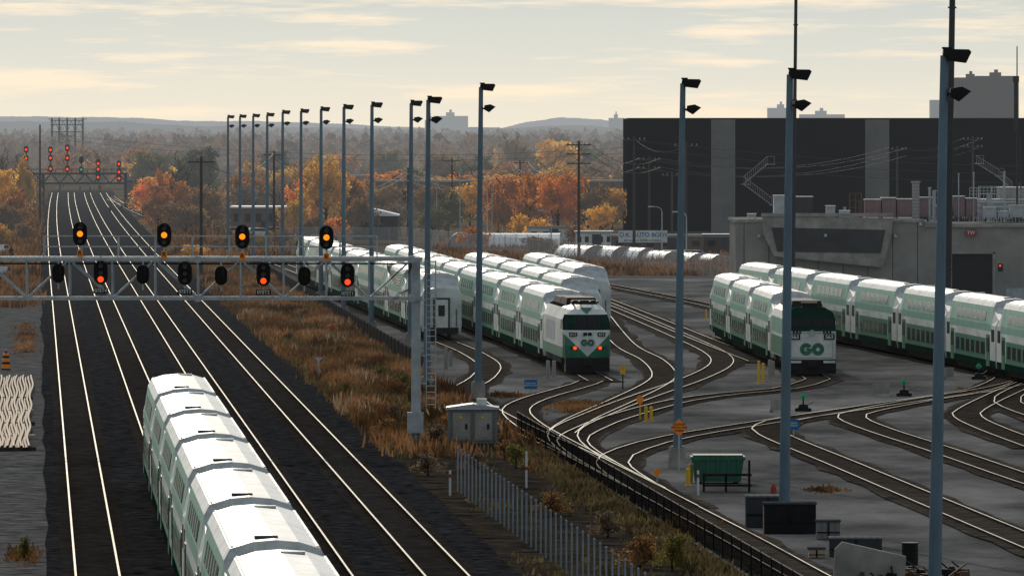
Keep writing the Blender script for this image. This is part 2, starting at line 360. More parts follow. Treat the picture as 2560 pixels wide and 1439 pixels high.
# ---------------------------------------------------------------- locomotives
def ring(mb,cx,cz,ro,ri,a0,a1,y,m=0,n=28):
    for i in range(n):
        t0=a0+(a1-a0)*i/n;t1=a0+(a1-a0)*(i+1)/n
        mb.poly([(cx+ro*math.cos(t1),y,cz+ro*math.sin(t1)),(cx+ro*math.cos(t0),y,cz+ro*math.sin(t0)),(cx+ri*math.cos(t0),y,cz+ri*math.sin(t0)),(cx+ri*math.cos(t1),y,cz+ri*math.sin(t1))],m)
def logo(parent,size,mat,loc):
    mb=MB(); r=size
    ring(mb,-r*.96,0,r,r*.32,math.radians(30),math.radians(352),0)
    mb.box(-r*.98,-r*.0,-.004,0,-r*.14,r*.12)
    ring(mb,r*.96,0,r,r*.32,0,2*math.pi,0)
    part(parent,'emblem',mb,mat,loc)
def bogies(root,ys):
    for y in ys:
        m=MB(); m.box(-1.3,1.3,y-1.9,y+1.9,.5,.85)
        for q in(-1.3,1.3):
            for s in(-1,1): m.cyl((s*.68,y+q,.5),(s*.84,y+q,.5),.5,.5,14); m.box(s*1.15-.13,s*1.15+.13,y+q-.3,y+q+.3,.3,.75)
        part(root,'bogie',m,under)
def locoB():
    c,rz,a=place_on(B_line[::-1],0,20); root=empty('locomotive','streamlined white and green diesel locomotive with red tail lamps','locomotive',Vector((a.x,a.y,.22)),rz)
    b=MB(); cols=[(-1.52,1.0),(-1.40,.5),(-1.1,.18),(-.55,.0),(0,-.04),(.55,.0),(1.1,.18),(1.40,.5),(1.52,1.0)]
    rows=[(.95,0,.97),(1.75,-.08,1),(2.6,.06,1),(2.7,.12,1),(3.2,.36,.98),(3.68,.72,.91),(4.0,1.1,.80),(4.3,1.8,.58)]
    def pt(r,cc): return (cc[0]*r[2],cc[1]+r[1],r[0])
    for j in range(len(rows)-1):
        for i in range(8): b.poly([pt(rows[j],cols[i]),pt(rows[j],cols[i+1]),pt(rows[j+1],cols[i+1]),pt(rows[j+1],cols[i])],3 if j in(3,4) else 0)
    prof=[(1.52,.95),(1.52,1.6),(1.52,2.7),(1.50,3.35),(1.2,4.05),(.6,4.3),(0,4.34)]
    ys=[1.0,6.5,19.6]
    for i in range(2):
        for j in range(6):
            for s in(1,-1):
                def yy(z): return ys[i] if i else 1.0+{.95:0,1.6:-.06,2.7:.12,3.35:.48,4.05:1.15,4.3:1.8,4.34:1.8}[z]
                q=[(s*prof[j][0],yy(prof[j][1]),prof[j][1]),(s*prof[j][0],ys[i+1],prof[j][1]),(s*prof[j+1][0],ys[i+1],prof[j+1][1]),(s*prof[j+1][0],yy(prof[j+1][1]),prof[j+1][1])]
                if s<0:q.reverse()
                b.poly(q,1 if j==0 else (0 if (i==0 or j<4) else 2))
    b.poly([(x,19.6,z) for x,z in prof][::-1]+[(-x,19.6,z) for x,z in prof[:-1]],0)
    part(root,'body',b,[white,green,under,dgreen])
    def nose(x,z):
        xs=[c_[0] for c_ in cols]; yb=np.interp(x,xs,[c_[1] for c_ in cols]); yr=np.interp(z,[r_[0] for r_ in rows],[r_[1] for r_ in rows]); return (x,float(yb+yr)-.03,z)
    n=MB(); edges=[0,.12,.3,.55,.8,1.1,1.25,1.40,1.52]
    for s in(-1,1):
        for e0,e1 in zip(edges[:-1],edges[1:]):
            t0=1.02+e0*.98;t1=1.02+e1*.98; zs=1.75
            lo0=min(t0,zs);lo1=min(t1,zs)
            q=[nose(s*e0,.97),nose(s*e1,.97),nose(s*e1,lo1),nose(s*e0,lo0)]; n.poly(q if s>0 else q[::-1],0)
            if t1>zs: q=[nose(s*e0,lo0),nose(s*e1,lo1),nose(s*e1,t1),nose(s*e0,max(t0,lo0))]; n.poly(q if s>0 else q[::-1],0)
    part(root,'nose_stripe',n,green)
    for x0,x1 in((-1.34,-.70),(-.66,-.03),(.03,.66),(.70,1.34)):
        w=MB(); e=lambda x,z,f:(nose(x,z)[0]*f,nose(x,z)[1],z)
        w.ribbon([e(x0,2.76,1),e(x0,3.2,.98),e(x0,3.64,.92)],[e(x1,2.76,1),e(x1,3.2,.98),e(x1,3.64,.92)],[0],True); part(root,'windshield',w,cabglass)
    t=MB(); t.poly([(0,.78,3.74),(.42,1.28,4.12),(-.42,1.28,4.12)]) ; part(root,'green_triangle',t,green,(0,-.12,0))
    for q in((-1.15,-.66,.0,.3,2.32,2.57),(.66,1.15,.0,.3,2.32,2.57),(-.27,-.03,-.07,.1,2.36,2.55),(.03,.27,-.07,.1,2.36,2.55)): part(root,'number_board',bb(*q),black)
    text(root,'612',.25,white,(-.905,-.01,2.445)); text(root,'612',.25,white,(.905,-.01,2.445))
    logo(root,.22,green,(0,-.17,1.92))
    for x in(-.8,.8):
        l=MB(); l.cyl((0,0,0),(0,-.1,0),.11,.11,12); part(root,'tail_lamp',l,litR,(x,-.06,1.58))
        l=MB(); l.cyl((0,0,0),(0,-.08,0),.09,.09,12); part(root,'headlight',l,glass,(x*1.3,.06,1.58))
    p=MB(); p.box(-1.4,1.4,-.2,1.2,.06,.96); p.box(-.3,.3,-.75,-.15,.5,.85); p.box(-1.4,-.9,-.25,.2,.3,.36); p.box(.9,1.4,-.25,.2,.3,.36); p.box(-1.3,1.3,1.2,19.2,.5,.95)
    part(root,'pilot',p,black)
    e=MB(); e.box(-.8,.8,2.6,4.6,4.28,4.55,0,.15,.1); e.box(-1.0,1.0,5.5,11,4.2,4.66,0,.2,.1); e.box(-.95,.95,12,18.6,4.2,4.58,0,.2,.1)
    for x in(-.8,-.35,.35,.8): e.cyl((x,2.0,4.45),(x,2.6,4.45),.06,.1,8)
    part(root,'roof_equipment',e,black)
    for s in(-1,1):
        w=MB(); x=s*1.53; q=[(x,1.9,2.75),(x,2.8,2.75),(x*.985,2.8,3.35),(x*.985,1.9,3.35)]; w.poly(q if s>0 else q[::-1]); part(root,'side_window',w,glass)
        w=MB(); q=[(x,8,1.9),(x,17,1.9),(x,17,3.1),(x,8,3.1)]; w.poly(q if s>0 else q[::-1]); part(root,'air_grille',w,greym)
    bogies(root,(3.6,15.8))
def locoE():
    c,rz,a=place_on(E_line[::-1],0,20); root=empty('locomotive','boxy white and dark green diesel locomotive with large round emblem','locomotive',Vector((a.x,a.y,.22)),rz)
    b=MB()
    b.prism([(-1.48,.95),(1.48,.95),(1.52,2.72),(-1.52,2.72)],0,1.0,0)
    b.prism([(-1.54,.95),(1.54,.95),(1.54,3.45),(1.38,3.9),(.9,4.2),(-.9,4.2),(-1.38,3.9),(-1.54,3.45)],1.0,4.2,1)
    b.prism([(-1.5,.95),(1.5,.95),(1.5,3.4),(1.3,3.85),(.9,4.15),(-.9,4.15),(-1.3,3.85),(-1.5,3.4)],4.2,18.2,0)
    part(root,'body',b,[white,dgreen])
    f=MB(); f.poly([(-1.52,-.02,2.62),(1.52,-.02,2.62),(1.52,.3,2.92),(-1.52,.3,2.92)],1); f.poly([(-1.52,.3,2.92),(1.52,.3,2.92),(1.46,.75,3.62),(-1.46,.75,3.62)],1); f.poly([(-1.46,.75,3.62),(1.46,.75,3.62),(1.25,.95,3.95),(-1.25,.95,3.95)],1); f.poly([(-1.25,.95,3.95),(1.25,.95,3.95),(.85,1.15,4.2),(-.85,1.15,4.2)],1)
    for s in(-1,1):
        q=[(s*1.52,.3,2.74),(s*1.53,1,2.74),(s*1.53,1,3.6),(s*1.46,.75,3.62),(s*1.52,.3,2.92)]; f.poly(q if s>0 else q[::-1],1)
    part(root,'cab_front',f,[white,dgreen])
    for x0,x1 in((-1.38,-.82),(-.72,-.06),(.06,.72),(.82,1.38)):
        w=MB(); w.poly([(x0,.33,3.02),(x1,.33,3.02),(x1*.97,.66,3.54),(x0*.97,.66,3.54)]); part(root,'windshield',w,cabglass)
    for q in((-1.42,-.75,-.08,.02,2.2,2.56),(.75,1.42,-.08,.02,2.2,2.56)): part(root,'number_board',bb(*q),black)
    text(root,'563',.34,white,(-1.085,-.09,2.38)); text(root,'563',.34,white,(1.085,-.09,2.38))
    for s in(-1,1):
        for q in(-.2,0,.2): l=MB(); l.cyl((0,0,0),(0,-.08,0),.075,.075,10); part(root,'marker_light',l,black,(s*.95+q,-.02,2.66))
    l=MB(); l.cyl((0,0,0),(0,-.06,0),.2,.2,16); part(root,'round_badge',l,greym,(0,-.02,2.62))
    logo(root,.39,green,(0,-.03,1.6))
    hr=MB()
    for x in(-1.3,1.3): hr.tube([(x,-.15,.95),(x,-.15,2.1)],.025)
    hr.tube([(-1.3,-.15,1.08),(1.3,-.15,1.08)],.025); part(root,'handrail',hr,greym)
    p=MB(); p.box(-1.5,1.5,-.35,.9,.06,.94); p.box(-.3,.3,-.95,-.3,.5,.9); p.box(-1.5,-.9,-.6,-.3,.3,.36); p.box(.9,1.5,-.6,-.3,.3,.36); p.box(-1.3,1.3,.9,18,.5,.95); part(root,'pilot',p,black)
    for q in((-1.45,-.7,-.42,-.36,.74,.88),(.7,1.45,-.42,-.36,.74,.88)): part(root,'step_edge',bb(*q),white)
    e=MB(); e.box(-.5,.5,2,3.2,4.2,4.5); e.box(-1,1,5,9,4.15,4.55,0,.2,.1); e.box(-1,1,10,17,4.15,4.5,0,.2,.1)
    for x in(-.6,-.2,.2,.6): e.cyl((x,1.2,4.38),(x,1.7,4.38),.1,.05,8)
    part(root,'roof_equipment',e,black)
    for s in(-1,1):
        w=MB(); x=s*1.55; q=[(x,2,2.7),(x,3.4,2.7),(x,3.4,3.4),(x,2,3.4)]; w.poly(q if s>0 else q[::-1]); part(root,'side_window',w,glass)
        w=MB(); x=s*1.51; q=[(x,4.3,1.0),(x,18,1.0),(x,18,2.2),(x,4.3,2.2)]; w.poly(q if s>0 else q[::-1]); part(root,'side_stripe',w,green)
        w=MB(); q=[(x,4.4,2.4),(x,17.8,2.4),(x,17.8,3.35),(x,4.4,3.35)]; w.poly(q if s>0 else q[::-1]); part(root,'air_grille',w,mint)
    bogies(root,(3.6,14.6))
locoB(); locoE()
# ---------------------------------------------------------------- light poles
def lightpole():
    root=empty('light_pole','tall blue grey floodlight pole with two lamp heads','light pole',group='yard floodlight poles')
    m=MB(); m.cyl((0,0,.9),(0,0,17.5),.22,.13,12); m.cyl((0,0,.9),(0,0,1.0),.33,.33,12); m.box(.12,.2,-.1,.1,1.6,2.2); part(root,'pole',m,poleblue)
    m=MB(); m.cyl((0,0,0),(0,0,.95),.42,.4,14); part(root,'pedestal',m,conc)
    h=MB(); h.prism([(-.06,.02),(.10,-.16),(.66,-.22),(.82,.12),(.74,.2),(-.06,.2)],-.28,.28); h.cyl((0,0,-.3),(0,0,.1),.08,.08,8); h.box(-.1,.2,-.08,.08,.2,.26); part(root,'floodlight',h,black,(.02,0,17.5))
    h=MB(); h.prism([(.12,-.10),(.42,-.26),(.80,.06),(.50,.20),(.15,.14)],-.26,.26); h.cyl((0,0,-.06),(.3,0,0),.05,.05,6); part(root,'floodlight',h,black,(.06,0,16.35))
    return root
lp=lightpole()
poles=[(1195,1000,.55,1.03),(1067,985,.3,.99),(1026,868,.2,1.0),(928,838,.2,1.0),(859,797,.1,1.0),(802,757,.1,1.0),(752,722,.1,1.0),(706,700,.1,1.0),(668,683,0,.99),(633,663,0,.99),(600,650,0,.99),(570,640,0,.99),(1693,1172,.85,1.01),(1960,1325,.75,1.01),(2335,1560,1.05,1.02)]
for i,(x,y,t,s) in enumerate(poles):
    p=S(x,y); z=.06; t=math.radians(t)
    if i==0: lp.location=(p.x,p.y,z); lp.rotation_euler=(0,t,0); lp.scale=(1,1,s)
    else: clone(lp,(p.x,p.y,z),0,t,scale=(1,1,s))
for x,y,h,r,t in((1981,815,30,.17,.62),(2366,893,27,.27,.95)):
    p=S(x,y); m=MB(); m.cyl((0,0,0),(0,0,h),r,r*.75,12); m.cyl((0,0,0),(0,0,.6),r*1.5,r*1.5,12); 
    for zz in(6,12,18,24): m.cyl((0,0,zz),(0,0,zz+.12),r*1.15,r*1.1,12)
    solo('mast',m,darkp,'very tall dark plain mast beside parked coaches','mast',(p.x,p.y,0),tilt=math.radians(t),group='dark masts')
# ---------------------------------------------------------------- signal gantry
gb=S(1040,1130); k=K(1130)
root=empty('signal_gantry','galvanised steel truss signal bridge spanning the tracks','signal gantry',gb)
zt,zb=9.34,7.46; XL=-24
m=MB()
for y in(-.6,.6):
    for z in(zt,zb): m.box(XL,.3,y-.08,y+.08,z-.085,z+.085)
dx=2.07
for y in(-.6,.6):
    for i in range(12):
        x=-.2-i*dx
        a,b2=((x,y,zt),(x-dx,y,zb)) if i%2==0 else ((x,y,zb),(x-dx,y,zt))
        m.beam(a,b2,.085)
        m.box(x-.04,x+.04,y-.05,y+.05,zb,zt)
        if i%5==0: m.box(x-.14,x+.14,y-.1,y+.1,zb-.16,zb+.16); m.box(x-.14,x+.14,y-.1,y+.1,zt-.16,zt+.16)
for i in range(13):
    x=-.2-i*dx
    for z in(zt,zb): m.box(x-.04,x+.04,-.6,.6,z-.04,z+.04); m.beam((x,-.6,z),(x-dx,.6,z),.05)
    m.beam((x,-.6,zt),(x,.6,zb),.05)
part(root,'truss',m,greym)
m=MB(); m.box(-.24,.24,-.22,.22,.2,9.45,0,.0,.03); m.box(-.5,.5,-.5,.5,0,.3); part(root,'post',m,greym)
m=MB(); m.box(-.42,.36,-.55,-.2,.95,1.95); m.box(-.3,.24,-.57,-.55,1.05,1.85); part(root,'equipment_box',m,greym)
m=MB(); m.box(-.14,-.12,-.28,-.22,.3,.95); m.box(.1,.12,-.28,-.22,.3,.95); part(root,'cable_duct',m,black)
m=MB()
for x in(.5,.95): m.box(x-.03,x+.03,-.05,.05,2.2,9.3)
for i in range(24): m.box(.5,.95,-.02,.02,2.3+i*.3,2.34+i*.3)
for i in range(5): z=3.3+i*1.35; m.box(.24,.5,-.03,.03,z,z+.05)
part(root,'ladder',m,greym)
m=MB()
for y in(-.62,.62):
    for z in(9.95,10.46): m.box(-18,-1.9,y-.02,y+.02,z-.02,z+.02)
    for i in range(10): x=-18+i*1.79; m.box(x-.025,x+.025,y-.025,y+.025,9.4,10.46)
part(root,'railing',m,greym)
m=MB(); m.box(-23,-.3,-.45,.45,zt+.1,zt+.14); part(root,'walkway',m,greym)
m=MB()
for i in range(6):
    pts=[]
    for j in range(9): t=j/8; pts.append((-.2-1.2*t, -.68, zt-.1-i*.05-(.55+.08*i)*math.sin(math.pi*t)))
    m.tube(pts,.015,4)
for i in range(4): m.tube([(-1.1+.08*i,-.68,zb-.05),(-.9+.05*i,-.68,zb+.25),(-.3,-.68,zb+.35+.05*i)],.015,4)
m.tube([(XL,-.5,zt-.2),(-.3,-.5,zt-.2)],.04,5)
part(root,'cable',m,black)
def stadium(w,h,n=8):
    r=w/2; pts=[]
    for i in range(n+1): t=math.pi*i/n; pts.append((r*math.cos(t),h/2-r+r*math.sin(t)))
    for i in range(n+1): t=math.pi+math.pi*i/n; pts.append((r*math.cos(t),-h/2+r+r*math.sin(t)))
    return pts
def signal(loc,lit,lamp,w=.68,h=1.16,plate=None,up=True,back=False,group='main gantry signals'):
    lab=('black three lamp railway signal showing '+('no light' if lit is None else 'one lit lamp')+' on steel gantry') if not back else 'black railway signal seen from behind on steel gantry'
    r=empty('railway_signal',lab,'railway signal',loc,group=group)
    m=MB(); m.prism(stadium(w,h),-.03,.03); part(r,'backplate',m,black)
    m=MB(); m.box(-.17,.17,.03,.3,-h*.4,h*.4) if not back else m.box(-.17,.17,-.3,-.03,-h*.4,h*.4)
    if back: m.box(-.3,.3,-.34,-.3,-.02,.02); m.box(-.02,.02,-.34,-.3,-h*.45,h*.45)
    part(r,'housing',m,under)
    if not back:
        for i,z in enumerate((.33,0,-.33)):
            l=MB(); on=(lit==i); l.cyl((0,-.03,0),(0,-.07,0),.145 if on else .12,.145 if on else .12,16); part(r,'lens',l,lamp if on else lensoff,(0,-.01,z))
            hd=MB()
            for q in range(8):
                t0=math.pi*(-.05+1.1*q/8);t1=math.pi*(-.05+1.1*(q+1)/8)
                hd.poly([(.17*math.cos(t0),-.04,.17*math.sin(t0)),(.17*math.cos(t1),-.04,.17*math.sin(t1)),(.17*math.cos(t1),-.34,.17*math.sin(t1)),(.17*math.cos(t0),-.34,.17*math.sin(t0))])
            part(r,'hood',hd,black,(0,0,z))
    b=MB()
    if up: b.cyl((0,.1,-h/2-.6),(0,.1,-h/2+.2),.05,.05,8)
    else: b.box(-.05,.05,.05,.4,.3,.42); b.box(-.04,.04,.05,.12,-h/2-.3,h/2+.2)
    part(r,'bracket',b,greym)
    if plate=='R':
        q=MB(); q.box(-.14,.14,-.1,-.07,-.17,.17); pl=part(r,'marker_plate',q,orange,(0,0,-h/2-.36)); text(pl,'R',.3,black,(0,-.105,0))
    elif plate:
        q=MB(); q.box(-.36,.36,-.06,-.03,-.13,.13); pl=part(r,'number_plate',q,black,(0,0,-h/2-.3)); text(pl,plate,.23,white,(0,-.065,0))
    return r
def GX(x): return k*(x-1280)
def GZ(y): return H-(y-330)*k
for x,y in((202,584),(412,587),(607,591),(817,593)): signal((GX(x),gb.y-.75,GZ(y)),1,litO,plate='R')
for x,y,l,t in((254,680,2,'075T4'),(464,682,None,'075T3'),(660,684,2,'075T2'),(870,687,2,'075T1')): signal((GX(x),gb.y-.9,GZ(y)),l,litR,plate=t,up=False)
for x,y in((148,682),(359,685),(554,688),(762,689)): signal((GX(x),gb.y-.8,GZ(y)),None,litR,w=.60,h=.92,up=False,back=True)
fy=520; fk=K(fy); fb=S(160,fy)
root=empty('signal_gantry','distant dark steel signal bridge over the tracks','signal gantry',fb)
m=MB()
def FX(x): return fk*(x-160)
def FZ(y): return H-(y-330)*fk
for y in(-.8,.8):
    for yy in(434,458): m.box(FX(-60),FX(318),y-.2,y+.2,FZ(yy)-.2,FZ(yy)+.2)
for i in range(18):
    x0=FX(-60)+i*(FX(318)-FX(-60))/18; x1=x0+(FX(318)-FX(-60))/18
    m.beam((x0,-.8,FZ(434 if i%2 else 458)),(x1,-.8,FZ(458 if i%2 else 434)),.22)
part(root,'truss',m,darkp)
m=MB(); 
for x in(-55,108,314): m.box(FX(x)-.3,FX(x)+.3,-.4,.4,0,FZ(434))
part(root,'post',m,darkp)
m=MB(); m.box(FX(-60),FX(318),-.9,-.84,FZ(424),FZ(424)+.14)
for i in range(19): x=FX(-60+20*i); m.box(x-.06,x+.06,-.9,-.84,FZ(434),FZ(424))
part(root,'railing',m,darkp)
def stack(x,ys,lits):
    X=fk*(x-1280); r=empty('railway_signal','distant tall signal mast with stacked lamp heads','railway signal',(X,fb.y-1.2,0),group='distant signals')
    m=MB(); m.box(-.12,.12,.1,.3,FZ(max(434,ys[-1]+14)),FZ(ys[0]-5)); part(r,'mast',m,darkp)
    for y in ys:
        m=MB(); m.prism([(a,b+FZ(y)) for a,b in stadium(.95,1.45)],-.03,.05); part(r,'backplate',m,black)
    for y,c in lits:
        l=MB(); l.cyl((0,-.05,0),(0,-.12,0),.24,.24,10); part(r,'lens',l,c,(0,0,FZ(y)))
stack(66,(374,396,421),((374,litR),(396,litR),(420,litR)))
stack(127,(375,395,422),((375,litR),(395,litR),(422,litR)))
stack(169,(370,395,422),((370,litR),(395,litR),(423,litR)))
stack(246,(407,425,443),((409,litR),(423,litR),(443,litR)))
stack(298,(410,428,446),((410,litR),(430,litR),(446,litR)))
stack(204,(400,425),((424,litG),))
p=S(168,440); kk=K(440); r=empty('transmission_tower','distant lattice steel power line portal','power pylon',p)
m=MB(); 
def TX(x): return kk*(x-168)
def TZ(y): return H-(y-330)*kk
for x in(130,148,168,188,207):
    m.box(TX(x)-.3,TX(x)+.3,-.3,.3,0,TZ(295)); m.beam((TX(x)-1.3,0,TZ(298)),(TX(x)+1.3,0,TZ(298)),.25)
part(r,'mast',m,darkp)
m=MB()
for yy in(302,312,330): m.box(TX(126),TX(210),-.3,.3,TZ(yy)-.15,TZ(yy)+.15)
for i in range(8): a=TX(128+10*i); b2=TX(138+10*i); m.beam((a,0,TZ(302 if i%2 else 330)),(b2,0,TZ(330 if i%2 else 302)),.15)
part(r,'crossbeam',m,darkp)
# ---------------------------------------------------------------- fences & walls
def fence_line(name,label,pa,pb,h,mat,post,step):
    r=empty(name,label,'fence',pa); d=pb-pa; L=d.length; u=d/L; m=MB()
    m.poly([(0,0,.1),tuple(d+Vector((0,0,.1))),tuple(d+Vector((0,0,h))),(0,0,h)]); part(r,'fence_panel',m,mat)
    m=MB(); n=int(L/step)
    for i in range(n+1): c=u*(i*step); m.box(c.x-.03,c.x+.03,c.y-.03,c.y+.03,0,h+.04)
    m.tube([(0,0,h),tuple(d+Vector((0,0,h)))],.02,4); part(r,'fence_frame',m,post)
    return r
w=MB(); d=P(24.6,1000)-P(24.6,545)
for i in range(75):
    a=d*(i/75);b=d*((i+.97)/75); w.poly([(a.x,a.y,0),(b.x,b.y,0),(b.x,b.y,1.15),(a.x,a.y,1.15)]); w.poly([(a.x,a.y,1.15),(b.x,b.y,1.15),(b.x+.2,b.y,1.15),(a.x+.2,a.y,1.15)]); w.box(a.x-.08,a.x+.02,a.y-.1,a.y+.1,0,1.3)
solo('retaining_wall',w,woodp,'long low dark timber wall beside the dry grass strip','wall',P(24.6,545))
fence_line('netting_fence','low black netting fence along the yard lead track',P(24.9,170),P(24.7,440),1.1,netting,black,4.1)
fence_line('chain_link_fence','chain link fence behind the parked trains',S(1000,612),S(1840,700),2.4,mesh_f,greym,5)
fence_line('chain_link_fence','chain link fence behind the parked trains',S(700,612),S(1000,612),2.4,mesh_f,greym,5)
pm=MB(); pm.cyl((0,0,0),(0,0,1.85),.036,.036,8); pm.cyl((0,0,1.85),(0,0,1.9),.048,.02,8); base=None
for i in range(42):
    loc=P(18.1+.017*i,368-i*2.75); loc.z=.03
    if base is None: base=solo('fence_post',pm,postm_,'bare galvanised steel fence post in dark soil','fence post',loc,group='row of bare fence posts')
    else: q=base.copy(); q.location=loc; link(q)
# ---------------------------------------------------------------- depot building
by=748; bk=K(by); bY=H*F/(by-330)
def BX(x): return bk*(x-1280)
def BZ(y): return H-(y-330)*bk
root=empty('depot_building','ribbed grey concrete rail depot with dark door opening','building',(BX(1840),bY,0)); o=BX(1840)
def bx(x): return BX(x)-o
m=MB(); m.box(0,bx(2380),0,24,0,BZ(556)); m.box(bx(2380),bx(2482),.0,24,BZ(634),BZ(568)); m.box(bx(2482),bx(2700),0,24,0,BZ(568)); m.box(bx(2380),bx(2482),3,3.2,0,BZ(634)); part(root,'wall',m,ribc)
m=MB(); m.box(-.15,bx(2312),-.15,24,BZ(556),BZ(549)); m.box(bx(2312),bx(2700),-.25,24,BZ(568),BZ(561)); part(root,'roof',m,conc)
m=MB(); m.prism([(bx(1935),BZ(640)),(bx(2205),BZ(668)),(bx(2228),BZ(585)),(bx(2232),BZ(546)),(bx(1905),BZ(538)),(bx(1908),BZ(585))],-1.2,-.02); part(root,'projecting_bay',m,conc)
m=MB(); m.prism([(bx(1942),BZ(628)),(bx(2200),BZ(632)),(bx(2212),BZ(574)),(bx(1928),BZ(568))],-1.26,-1.2); part(root,'recessed_panel',m,darkpanel)
m=MB(); m.box(bx(1903),bx(2234),-1.35,0,BZ(541),BZ(533)); part(root,'coping',m,conc)
m=MB()
for i in range(9): x=bx(1860+i*62) if i<8 else bx(2355); m.box(x-.03,x+.03,-.03,0,0,BZ(556))
part(root,'panel_joint',m,darkpanel)
m=MB(); m.box(bx(2382),bx(2480),.5,.6,0,BZ(636)); part(root,'door',m,black)
m=MB(); m.box(bx(2374),bx(2380),-.06,.0,0,BZ(630)); m.box(bx(2482),bx(2488),-.06,.0,0,BZ(630)); m.box(bx(2374),bx(2488),-.06,.0,BZ(634),BZ(629)); part(root,'door_frame',m,conc)
m=MB(); m.box(bx(2413),bx(2441),-.35,-.3,BZ(590),BZ(573)); sgn=part(root,'sign',m,redm); text(sgn,'TW',.45,white,(bx(2427),-.36,BZ(581.5)))
for x,y in((1897,590),(2062,588),(2237,590),(2300,560)):
    m=MB(); m.box(-.12,.12,-.5,0,-.12,.12); m.cyl((0,-.5,-.1),(0,-.5,.15),.18,.08,8); part(root,'wall_lamp',m,greym,(bx(x),-1.4 if 1905<x<2235 else -.2,BZ(y)))
m=MB(); m.cyl((0,0,0),(0,-.12,0),.09,.09,12); part(root,'warning_lamp',m,litR,(bx(2500),-.12,BZ(664)))
m=MB(); m.box(-.22,.22,-.1,0,-.35,.35); part(root,'signal_box',m,black,(bx(2501),0,BZ(668)))
m=MB(); m.box(bx(2515),bx(2570),-.04,0,0,BZ(720)); part(root,'shutter',m,greym)
def roofbox(name,label,x0,x1,y0,y1,dy,dep,mat):
    X0,X1=BX(x0),BX(x1); s=1+dy/bY; z1=(BZ(y1)-H)*s+H; zr=BZ(556)+.3; r=empty(name,label,'roof equipment',((X0+X1)/2*s,bY+dy,zr),group='depot roof equipment'); w=(X1-X0)/2*s; h=z1-zr
    m=MB(); m.box(-w,w,0,dep,.15,h); part(r,'casing',m,mat)
    m=MB(); m.box(-w-.05,w+.05,-.05,dep+.05,h,h+.08); m.box(-w,-w+.1,0,dep,0,.15); m.box(w-.1,w,0,dep,0,.15); part(r,'frame',m,greym)
    n=max(1,int(w*2/.9)); m=MB()
    for i in range(n): a=-w+(i+.1)*2*w/n; b_=-w+(i+.9)*2*w/n; m.box(a,b_,-.04,0,.3,h*.85)
    part(r,'louvre',m,mat)
for a in((2163,2202,500),(2205,2240,496),(2243,2286,499),(2289,2331,495),(2383,2412,492),(2415,2443,497),(2345,2375,515)): roofbox('air_handler','brown metal air handling unit on depot roof',a[0],a[1],550,a[2],6,3,hvac)
roofbox('roof_duct','grey duct housing on depot roof',1935,1975,545,490,5,3,greym)
roofbox('roof_duct','dark fan housing on depot roof',1985,2032,545,493,5,3,darkpanel)
roofbox('roof_unit','small grey roof vent on depot',2066,2088,550,516,5,2,greym)
for a in((1870,1890,536),(2100,2125,528),(2460,2490,520),(2495,2520,530),(2525,2560,515)): roofbox('roof_unit','small grey roof vent on depot',a[0],a[1],550,a[2],2,2,greym)
roofbox('roof_plant_room','pale grey plant housing on depot roof',2445,2600,556,500,12,6,conc)
roofbox('roof_plant_room','pale grey plant housing on depot roof',2500,2620,540,470,16,6,conc)
for x0,x1,y in((2130,2160,485),(2340,2380,478),(2455,2520,468)):
    m=MB(); X0=BX(x0);X1=BX(x1); z=BZ(556)
    for xx in(X0,X1,(X0+X1)/2):
        for yy in(0,1): m.box(xx-.04,xx+.04,yy-.04,yy+.04,z,BZ(y))
    for zz in(BZ(y),BZ(y+18),BZ(y+36)): m.box(X0,X1,-.03,.03,zz,zz+.06); m.box(X0,X1,.97,1.03,zz,zz+.06)
    solo('roof_access_frame',m,rustc if x0<2200 else greym,'small steel access frame on depot roof','frame',(0,bY+5,0))
for x,y1,rr,mt in((2297,455,.35,pale),(2332,470,.12,greym),(2345,478,.1,greym),(2118,520,.12,greym),(2405,435,.06,greym),(2443,432,.06,greym),(2520,430,.1,greym),(2360,500,.2,greym),(2480,485,.18,greym),(2155,505,.1,rustc)):
    m=MB(); m.cyl((BX(x),0,BZ(556)),(BX(x),0,BZ(y1)),rr,rr,12); m.cyl((BX(x),0,BZ(y1)-.1),(BX(x),0,BZ(y1)+.05),rr*1.3,rr*1.3,12); solo('vent_stack',m,mt,'slim vent stack on depot roof','vent stack',(0,bY+6,0))
for y,x0,x1,rr in((520,2330,2560,.12),(535,2360,2600,.16),(508,2400,2560,.08)):
    m=MB(); z=BZ(y); m.tube([(BX(x0),0,BZ(556)),(BX(x0),0,z),(BX(x1),0,z)],rr,8)
    for i in range(5): xx=BX(x0)+(BX(x1)-BX(x0))*i/5; m.box(xx-.04,xx+.04,-.04,.04,BZ(556),z)
    solo('roof_pipe',m,greym,'grey pipe run on supports over depot roof','pipe',(0,bY+2.5+y*.01,0))
m=MB(); X=BX(2549)
m.cyl((X,0,BZ(556)),(X,0,BZ(115)),.1,.05,8); m.cyl((X-.1,0,BZ(330)),(X-.1,0,BZ(205)),.2,.2,10); m.cyl((X-.1,0,BZ(205)),(X-.1,0,BZ(190)),.3,.3,10); m.tube([(X-.1,0,BZ(320)),(X+.3,0,BZ(345)),(X+.35,0,BZ(470))],.06,6)
solo('antenna_mast',m,darkp,'tall antenna mast with conduit on depot roof','antenna',(0,bY+4,0))
m=MB()
for i in range(16): x=BX(2440+i*9); m.box(x-.025,x+.025,-.02,.02,BZ(556),BZ(472))
for z in(472,480,488): m.box(BX(2440),BX(2580),-.02,.02,BZ(z),BZ(z)+.05)
solo('roof_railing',m,greym,'steel guard railing on depot roof','railing',(0,bY+11,0))
